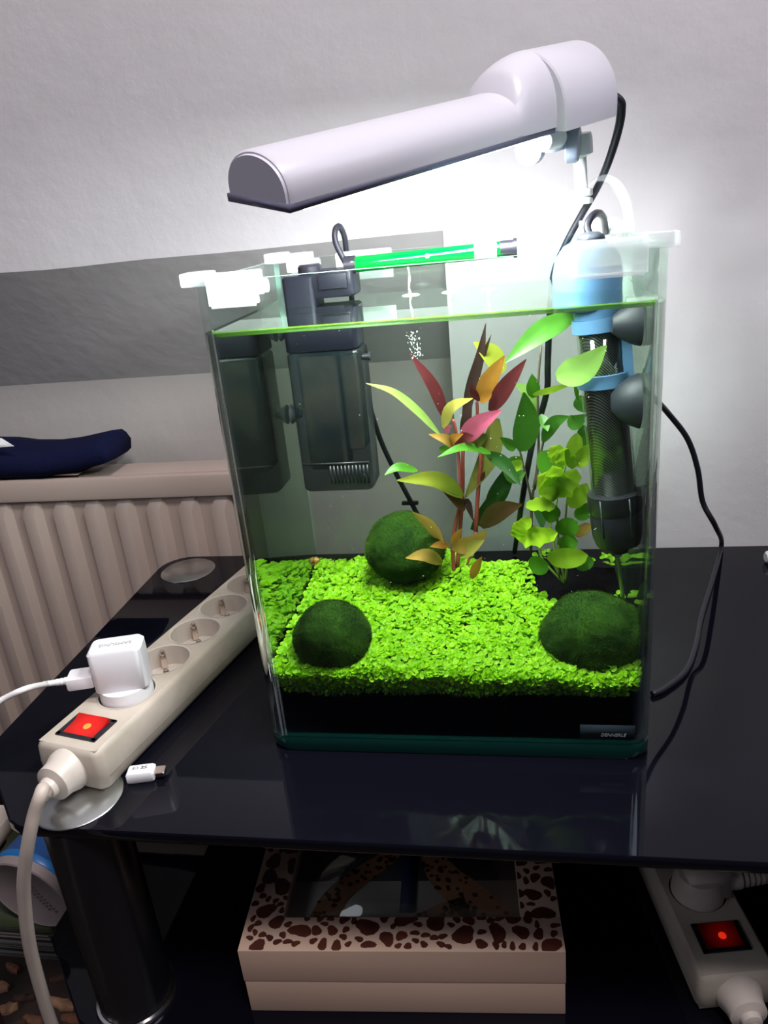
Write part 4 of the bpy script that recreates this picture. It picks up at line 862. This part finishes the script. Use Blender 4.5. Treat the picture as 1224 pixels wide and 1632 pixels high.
# plug in the second strip
pg = thing('plug', 'cream mains plug with ribbed cable sleeve in the lower power strip', 'plug', tuple(M2 @ Vector((0, 0.070, 0.016))), math.radians(10.5))
MB().lathe((0, 0, 0), (0, 0, 1), [(0.0187, 0.0), (0.0187, 0.016), (0.0182, 0.017), (0.0176, 0.026), (0.014, 0.031), (0.0001, 0.032)], 28).build('plug_body', M['cream'], pg, world=False)
MB().loft([[(x, y, z) for y, z in ((-0.011, 0.017), (0.011, 0.017), (0.009, 0.036), (-0.009, 0.036))] for x in (-0.010, 0.020)], True).build('finger_grip', M['cream'], pg, world=False)
mb = MB(); mb.cyl((0.016, 0, 0.024), (0.030, 0, 0.024), 0.0085, n=16)
for i in range(7): mb.cyl((0.028 + 0.0042 * i, 0, 0.024), (0.0305 + 0.0042 * i, 0, 0.024), 0.0078 - 0.0003 * i, n=16)
mb.cyl((0.026, 0, 0.024), (0.060, 0, 0.024), 0.0052, n=16); mb.build('cable_sleeve', M['cream'], pg, world=False)
mb = MB().sweep([(0.058, 0, 0.024), (0.075, -0.004, 0.020), (0.095, -0.014, 0.010), (0.12, -0.02, -0.008), (0.16, -0.01, -0.0105)], 0.0042, 10, 5); mb.build('cable', M['creamcable'], pg, world=False, smooth=True)

# ------------------------------------------------------------------ charger in the first socket and its lead
ch = thing('phone_charger', 'white plug-in phone charger standing in the first socket of the power strip', 'charger', tuple(M1 @ Vector((0, 0.065, 0.0152))), math.radians(-12.2) + math.radians(28))
MB().lathe((0, 0, 0), (0, 0, 1), [(0.0180, 0), (0.0186, 0.002), (0.0186, 0.0185), (0.0178, 0.0235)], 36).build('plug_base', M['white'], ch, world=False)
mb = MB(); slab(mb, rrect(-0.0185, -0.0115, 0.0185, 0.0115, 0.0048), 0.0225, 0.0555, 0.0018); cb = mb.build('charger_body', M['white'], ch, world=False)
text_obj('lettering', 'SAMSUNG', 0.0050, Matrix.Translation((0.0, 0.0, 0.0557)) @ Matrix.Rotation(math.pi, 4, 'Z'), M['ink'], cb)
us = thing('charging_cable', 'white charging cable with its plug in the side of the charger', 'cable', tuple(ROOTM[ch.name] @ Vector((-0.0185, 0, 0.030))), math.radians(15.8))
mb = MB().box((-0.0190, -0.0080, -0.0030), (0.0, 0.0080, 0.0065), 0.0022); mb.build('connector', M['white'], us, world=False)
mb = MB()
for i in range(5): mb.cyl((-0.0195 - 0.0030 * i, 0, 0.0016), (-0.0215 - 0.0030 * i, 0, 0.0016), 0.0029 - 0.0002 * i, n=12)
mb.cyl((-0.018, 0, 0.0016), (-0.036, 0, 0.0016), 0.0022, n=12); mb.build('strain_relief', M['white'], us, world=False)
e = ROOTM[us.name] @ Vector((-0.034, 0, 0.0016))
MB().sweep([tuple(e), (-0.1521, -0.0250, 0.0650), (-0.1664, -0.0330, 0.0611), (-0.1830, -0.0500, 0.0571), (-0.2169, -0.0700, 0.0326), (-0.2780, -0.0800, -0.0630)], 0.0021, 10, 6).build('lead', M['cable'], us, smooth=True)

# ------------------------------------------------------------------ adapter on the table
ua = thing('usb_adapter', 'small white adapter with a metal tip lying on the table', 'adapter', (-0.0777, -0.0315, 0.0000), math.radians(13))
mb = MB(); slab(mb, rrect(-0.0110, -0.0052, 0.0072, 0.0052, 0.0012), 0.0002, 0.0078, 0.0012); ub = mb.build('adapter_body', M['white'], ua, world=False)
mb = MB(); slab(mb, rrect(0.0070, -0.0040, 0.0142, 0.0040, 0.0014), 0.0022, 0.0056, 0.0004); mb.build('metal_tip', M['gold'], ua, world=False)
text_obj('mark', 'CE', 0.0036, Matrix.Translation((-0.0055, 0.0016, 0.0079)) @ Matrix.Rotation(math.pi, 4, 'Z'), M['darkink'], ub)
mb = MB()
for (xa, ya, xb, yb) in ((-0.0022, 0.0030, 0.0028, 0.0004), (-0.0022, 0.0004, 0.0028, 0.0030), (-0.0012, 0.0002, -0.0008, 0.0028), (0.0018, 0.0002, 0.0014, 0.0028), (-0.0012, 0.0002, 0.0018, 0.0002)): 
    dx, dy = xb - xa, yb - ya; l = math.hypot(dx, dy); nx, ny = -dy / l * 0.0002, dx / l * 0.0002
    mb.add([(xa - nx, ya - ny, 0.00795), (xa + nx, ya + ny, 0.00795), (xb + nx, yb + ny, 0.00795), (xb - nx, yb - ny, 0.00795)], [(0, 3, 2, 1)])
mb.build('crossed_bin_mark', M['darkink'], ub, world=False)

# small white plug end at the right edge of the table
wp = thing('plug_tip', 'small white plastic end piece on the table at the right picture edge', 'plug', (0.3990, 0.2797, 0.0000))
mb = MB().lathe((0, 0, 0.006), (1, 0.2, 0), [(0.0001, -0.004), (0.004, -0.004), (0.0058, -0.002), (0.0058, 0.014), (0.003, 0.016), (0.0025, 0.03), (0.0001, 0.03)], 18); mb.build('cap', M['white'], wp, world=False)
mb = MB().sweep([(0.028, 0.0056, 0.006), (0.05, 0.012, 0.0035), (0.09, 0.01, 0.0022), (0.15, 0.0, 0.0022)], 0.0020, 8, 5); mb.build('lead', M['cable'], wp, world=False, smooth=True)

# ================================================================== GIRAFFE BOX
BW, BD, BH = 0.2215, 0.165, 0.0600
bx = thing('keepsake_box', 'cream wooden box with a giraffe spotted lid and glazed window', 'box', (-0.0262, -0.0560, SZ), math.radians(4.4))
MB().box((0.0004, 0.0004, 0), (BW - 0.0004, BD, 0.030), 0.0008).box((0.004, 0.004, 0.0295), (BW - 0.004, BD - 0.004, BH - 0.0125), 0.0008).build('box_body', M['boxwood'], bx, world=False)
FWD = 0.027
mb = MB()
for lo, hi in (((0, 0, 0.0305), (BW, FWD, BH)), ((0, BD - FWD, 0.0305), (BW, BD, BH)), ((0, FWD, 0.0305), (FWD, BD - FWD, BH)), ((BW - FWD, FWD, 0.0305), (BW, BD - FWD, BH))): mb.box(lo, hi, 0.0006)
ldp = mb.build('lid_frame', M['boxwood'], bx, world=False)
# painted spots on the lid frame: thin brown patches
rnd = random.Random(5); spots = []
def spot_ok(x, y, r):
    return all(math.hypot((x - a) , (y - b)) > (r + c) * 0.93 for a, b, c in spots)
tries = 0
while tries < 9000:
    tries += 1
    x, y = rnd.uniform(0.003, BW - 0.003), rnd.uniform(0.0035, BD - 0.003)
    r = rnd.choice((0.0085, 0.0075, 0.0062, 0.0045, 0.003))if tries < 6000 else 0.0026
    if not (y < FWD or y > BD - FWD or x < FWD or x > BW - FWD): continue
    if spot_ok(x, y, r): spots.append((x, y, r))
for x, y, r in spots:
    ring_ = []; ph = rnd.random() * 6.28; ex = rnd.uniform(0.85, 1.25)
    for k in range(12):
        a = 2 * math.pi * k / 12; rr = r * (0.86 + 0.16 * math.sin(2 * a + ph) + 0.10 * math.sin(3 * a + ph * 2))
        px, py = x + rr * math.cos(a) * ex, y + rr * math.sin(a) / ex
        px = min(max(px, 0.0006), BW - 0.0006); py = min(max(py, 0.0006), BD - 0.0006)
        if FWD < y < BD - FWD: px = min(px, FWD - 0.0005) if x < FWD else max(px, BW - FWD + 0.0005)
        elif FWD < x < BW - FWD: py = min(py, FWD - 0.0005) if y < FWD else max(py, BD - FWD + 0.0005)
        ring_.append((px, py, BH + 0.0003))
    MB().loft([[(a, b, BH - 0.0002) for a, b, _ in ring_], ring_], True).build('painted_spot', M['spotbrown'], ldp, world=False)
# picture under the glass: two spotted animals' necks against a plain ground
PZ = BH - 0.012
pc = MB().box((FWD, FWD, PZ - 0.001), (BW - FWD, BD - FWD, PZ)).build('picture', M['photo_bg'], bx, world=False)
MB().box((FWD, FWD + 0.042, PZ), (BW - FWD, BD - FWD, PZ + 0.0003)).build('painted_shade', M['photo_dark'], pc, world=False)  # shade and reflection over the far part, put in as a dark sheet
def flat(name, pts, w0, w1, m, z):
    P = spline([(x, y, 0) for x, y in pts], 5); L_, R_ = [], []
    for i, p in enumerate(P):
        t = (P[min(i + 1, len(P) - 1)] - P[max(i - 1, 0)]).normalized(); s = Vector((-t.y, t.x, 0)) * (w0 + (w1 - w0) * i / (len(P) - 1)) / 2
        L_.append(p + s + Vector((0, 0, z))); R_.append(p - s + Vector((0, 0, z)))
    return MB().loft([L_, R_], False, False).build(name, m, pc, world=False), P
for pts, w0, w1 in (([(0.052, FWD + 0.003), (0.060, 0.055), (0.078, 0.075), (0.095, 0.090), (0.104, 0.100)], 0.022, 0.012), ([(0.178, FWD + 0.003), (0.160, 0.052), (0.143, 0.070), (0.134, 0.086), (0.130, 0.100)], 0.034, 0.016), ([(0.120, FWD + 0.003), (0.140, 0.040), (0.158, 0.046)], 0.014, 0.018)):
    _, P = flat('giraffe_neck', pts, w0, w1, M['giraffe'], PZ + 0.0006)
    mb = MB()
    for p in P:
        for _ in range(3):
            c = p + Vector((rnd.uniform(-.4, .4) * w0, rnd.uniform(-.3, .3) * w0, 0)); r = rnd.uniform(0.0012, 0.0022)
            mb.add([(c.x + r * math.cos(k * 1.047), c.y + r * math.sin(k * 1.047), PZ + 0.0009) for k in range(6)], [tuple(range(6))])
    sp_ = mb.build('neck_spots', M['spotbrown'], pc, world=False); sp_['kind'] = 'stuff'
MB().box((0.1085, 0.040, PZ + 0.0009), (0.1195, 0.098, PZ + 0.0013)).build('blue_strip', M['photo_blue'], pc, world=False)
MB().box((FWD - 0.0002, FWD - 0.0002, PZ + 0.006), (BW - FWD + 0.0002, BD - FWD + 0.0002, PZ + 0.0075)).build('window_glass', M['frameglass'], bx, world=False)

# ================================================================== THINGS LEFT OF THE TABLE, ON THE FLOOR
# low stool with a pale slab top
xr, zt = -0.238, -0.090
sb = thing('side_stool', 'low stool with a pale slab seat left of the black table', 'stool', (xr - 0.07, -0.03, FZ))
mb = MB(); slab(mb, rrect(xr - 0.14, -0.09, xr, 0.034, 0.012, 4), zt - 0.014, zt, 0.003); mb.build('slab_seat', M['cratelid'], sb)
mb = MB(); slab(mb, rrect(xr - 0.13, -0.08, xr - 0.010, 0.024, 0.010, 4), zt - 0.026, zt - 0.014, 0.001); mb.build('seat_apron', M['cratebody'], sb)
for lx in (xr - 0.118, xr - 0.095):
    for ly in (-0.068, 0.012): MB().box((lx - 0.010, ly - 0.010, FZ), (lx + 0.010, ly + 0.010, zt - 0.0255), 0.002).build('leg', M['cratebody'], sb)
# magazine pile
cnt, th = 8, 0.0062
MGX, MGY = -0.356, 0.142
rnd = random.Random(9)
for i in range(cnt):
    zi = FZ + th * i; dx = rnd.uniform(-.005, .005); dy = rnd.uniform(-.003, .003); x1 = MGX + dx; y0_ = MGY + dy
    order = cnt - 1 - i
    lab = ['dark green magazine on top of the floor pile under the tub', 'grey magazine second from the top of the floor pile', 'pale magazine third from the top of the floor pile',
           'dark magazine fourth from the top of the floor pile', 'grey magazine fifth from the top of the floor pile', 'pale magazine sixth from the top of the floor pile',
           'dark magazine second from the bottom of the floor pile', 'grey magazine at the very bottom of the floor pile'][order]
    t = thing('magazine', lab, 'magazine', (x1 - 0.10, y0_ + 0.07, zi), 0, 'magazines in the floor pile')
    MB().box((x1 - 0.215, y0_ + 0.0008, zi + 0.0008), (x1 - 0.001, y0_ + 0.15, zi + th - 0.0010)).build('pages', M['paper'], t)
    cv = M['cover'][(0, 1, 2, 3, 1, 2, 3, 1)[order]]
    MB().box((x1 - 0.216, y0_, zi + 0.0001), (x1, y0_ + 0.151, zi + 0.0009)).box((x1 - 0.216, y0_, zi + th - 0.0010), (x1, y0_ + 0.151, zi + th - 0.0003)).build('cover', cv, t)
# tub lying on its side on top of the pile
MT = FZ + th * cnt
TR = 0.052
bc = Vector((-0.366, 0.138, MT + TR * 0.98)); ta = Vector((0.13, 0.95, 0.10)).normalized()
tu = thing('plastic_tub', 'blue and orange tub with a grey base lying on the magazines', 'tub', tuple(bc))
MB().lathe(bc, ta, [(0.0001, 0.0015), (TR - 0.005, 0.0015), (TR - 0.003, 0.0), (TR - 0.001, 0.001), (TR, 0.010)], 48).build('base_rim', M['tubgrey'], tu)
MB().lathe(bc, ta, [(TR, 0.0101), (TR + .0007, 0.011), (TR + .0005, 0.018)], 48).build('bright_band', M['tubring'], tu)
MB().lathe(bc, ta, [(TR, 0.0181), (TR - 0.005, 0.062)], 48).build('blue_wall', M['tubblue'], tu)
MB().lathe(bc, ta, [(TR - 0.005, 0.0621), (TR - 0.010, 0.125), (TR - 0.012, 0.127), (0.0001, 0.127)], 48).build('orange_top', M['tuborange'], tu)
mb = MB(); side = ta.cross(Vector((0, 0, 1))).normalized(); tup = side.cross(ta)
for row in range(2):
    for k in range(9):
        c = bc + ta * 0.0009 + side * (0.004 + row * 0.008 + k * 0.0022) + tup * (0.018 - 0.0044 * k - row * 0.002)
        mb.add([c + side * 0.0024 + tup * 0.0008, c + side * 0.0006 + tup * 0.0024, c - side * 0.0020 - tup * 0.0002, c - side * 0.0005 - tup * 0.0018], [(0, 1, 2, 3)])
mb.build('embossed_mark', M['tubmark'], tu)
# bark pieces on the floor
rnd = random.Random(21)
BP = [(-4, 1575, .030, .014, 0, 'tan', 'tan bark piece at the far left of the floor heap'), (10, 1610, .026, .013, 20, 'tan', 'pale bark piece at the bottom left picture corner'), (22, 1545, .020, .010, -20, 'brown', 'small brown bark piece behind the cable loop, left'),
      (40, 1592, .024, .010, 10, 'dark', 'dark bark piece directly left of the hanging cable'), (100, 1602, .034, .012, -12, 'tan', 'long tan bark sliver right of the hanging cable'), (98, 1560, .024, .011, 15, 'dark', 'dark bark chip right of the cable, uppermost'),
      (118, 1625, .024, .014, 5, 'brown', 'brown bark chip nearest the chrome ringed table leg'), (55, 1628, .026, .010, -8, 'brown', 'brown bark strip at the bottom edge under the cable'), (20, 1640, .028, .012, 30, 'dark', 'dark bark strip below the pale bark piece')]
def to_floor(u, v):
    d = cam.rotation_euler.to_matrix() @ Vector(((u - 612) / 1226, -(v - 816) / 1226, -1)); k = (FZ - cam.location.z) / d.z
    return Vector(cam.location) + d * k
for (u_, v_, l, w_, ang, kind, lab) in BP:
    p = to_floor(u_, v_); rb = random.Random(int(u_ * 7 + v_)); t = Matrix.Translation((p.x, p.y, FZ)) @ Matrix.Rotation(math.radians(ang), 4, 'Z')
    rings = []
    for k in range(8):
        q = k / 7; ww = w_ / 2 * (0.35 + 0.65 * math.sin(math.pi * (0.08 + 0.84 * q))) * rb.uniform(0.8, 1.15); hh = 0.007 * rb.uniform(0.6, 1.2)
        rings.append([t @ Vector((l * (q - 0.5), y, z)) for y, z in ((-ww, 0.0004), (-ww * 0.9, hh * 0.6), (-ww * .3, hh), (ww * .4, hh * 0.85), (ww, hh * 0.4), (ww * 0.9, 0.0004))])
    o = MB().loft(rings).build('bark_piece', M['bark'][{'tan': 0, 'brown': 1, 'dark': 2}[kind]]); tag(o, lab, 'bark', 'bark pieces on the floor')
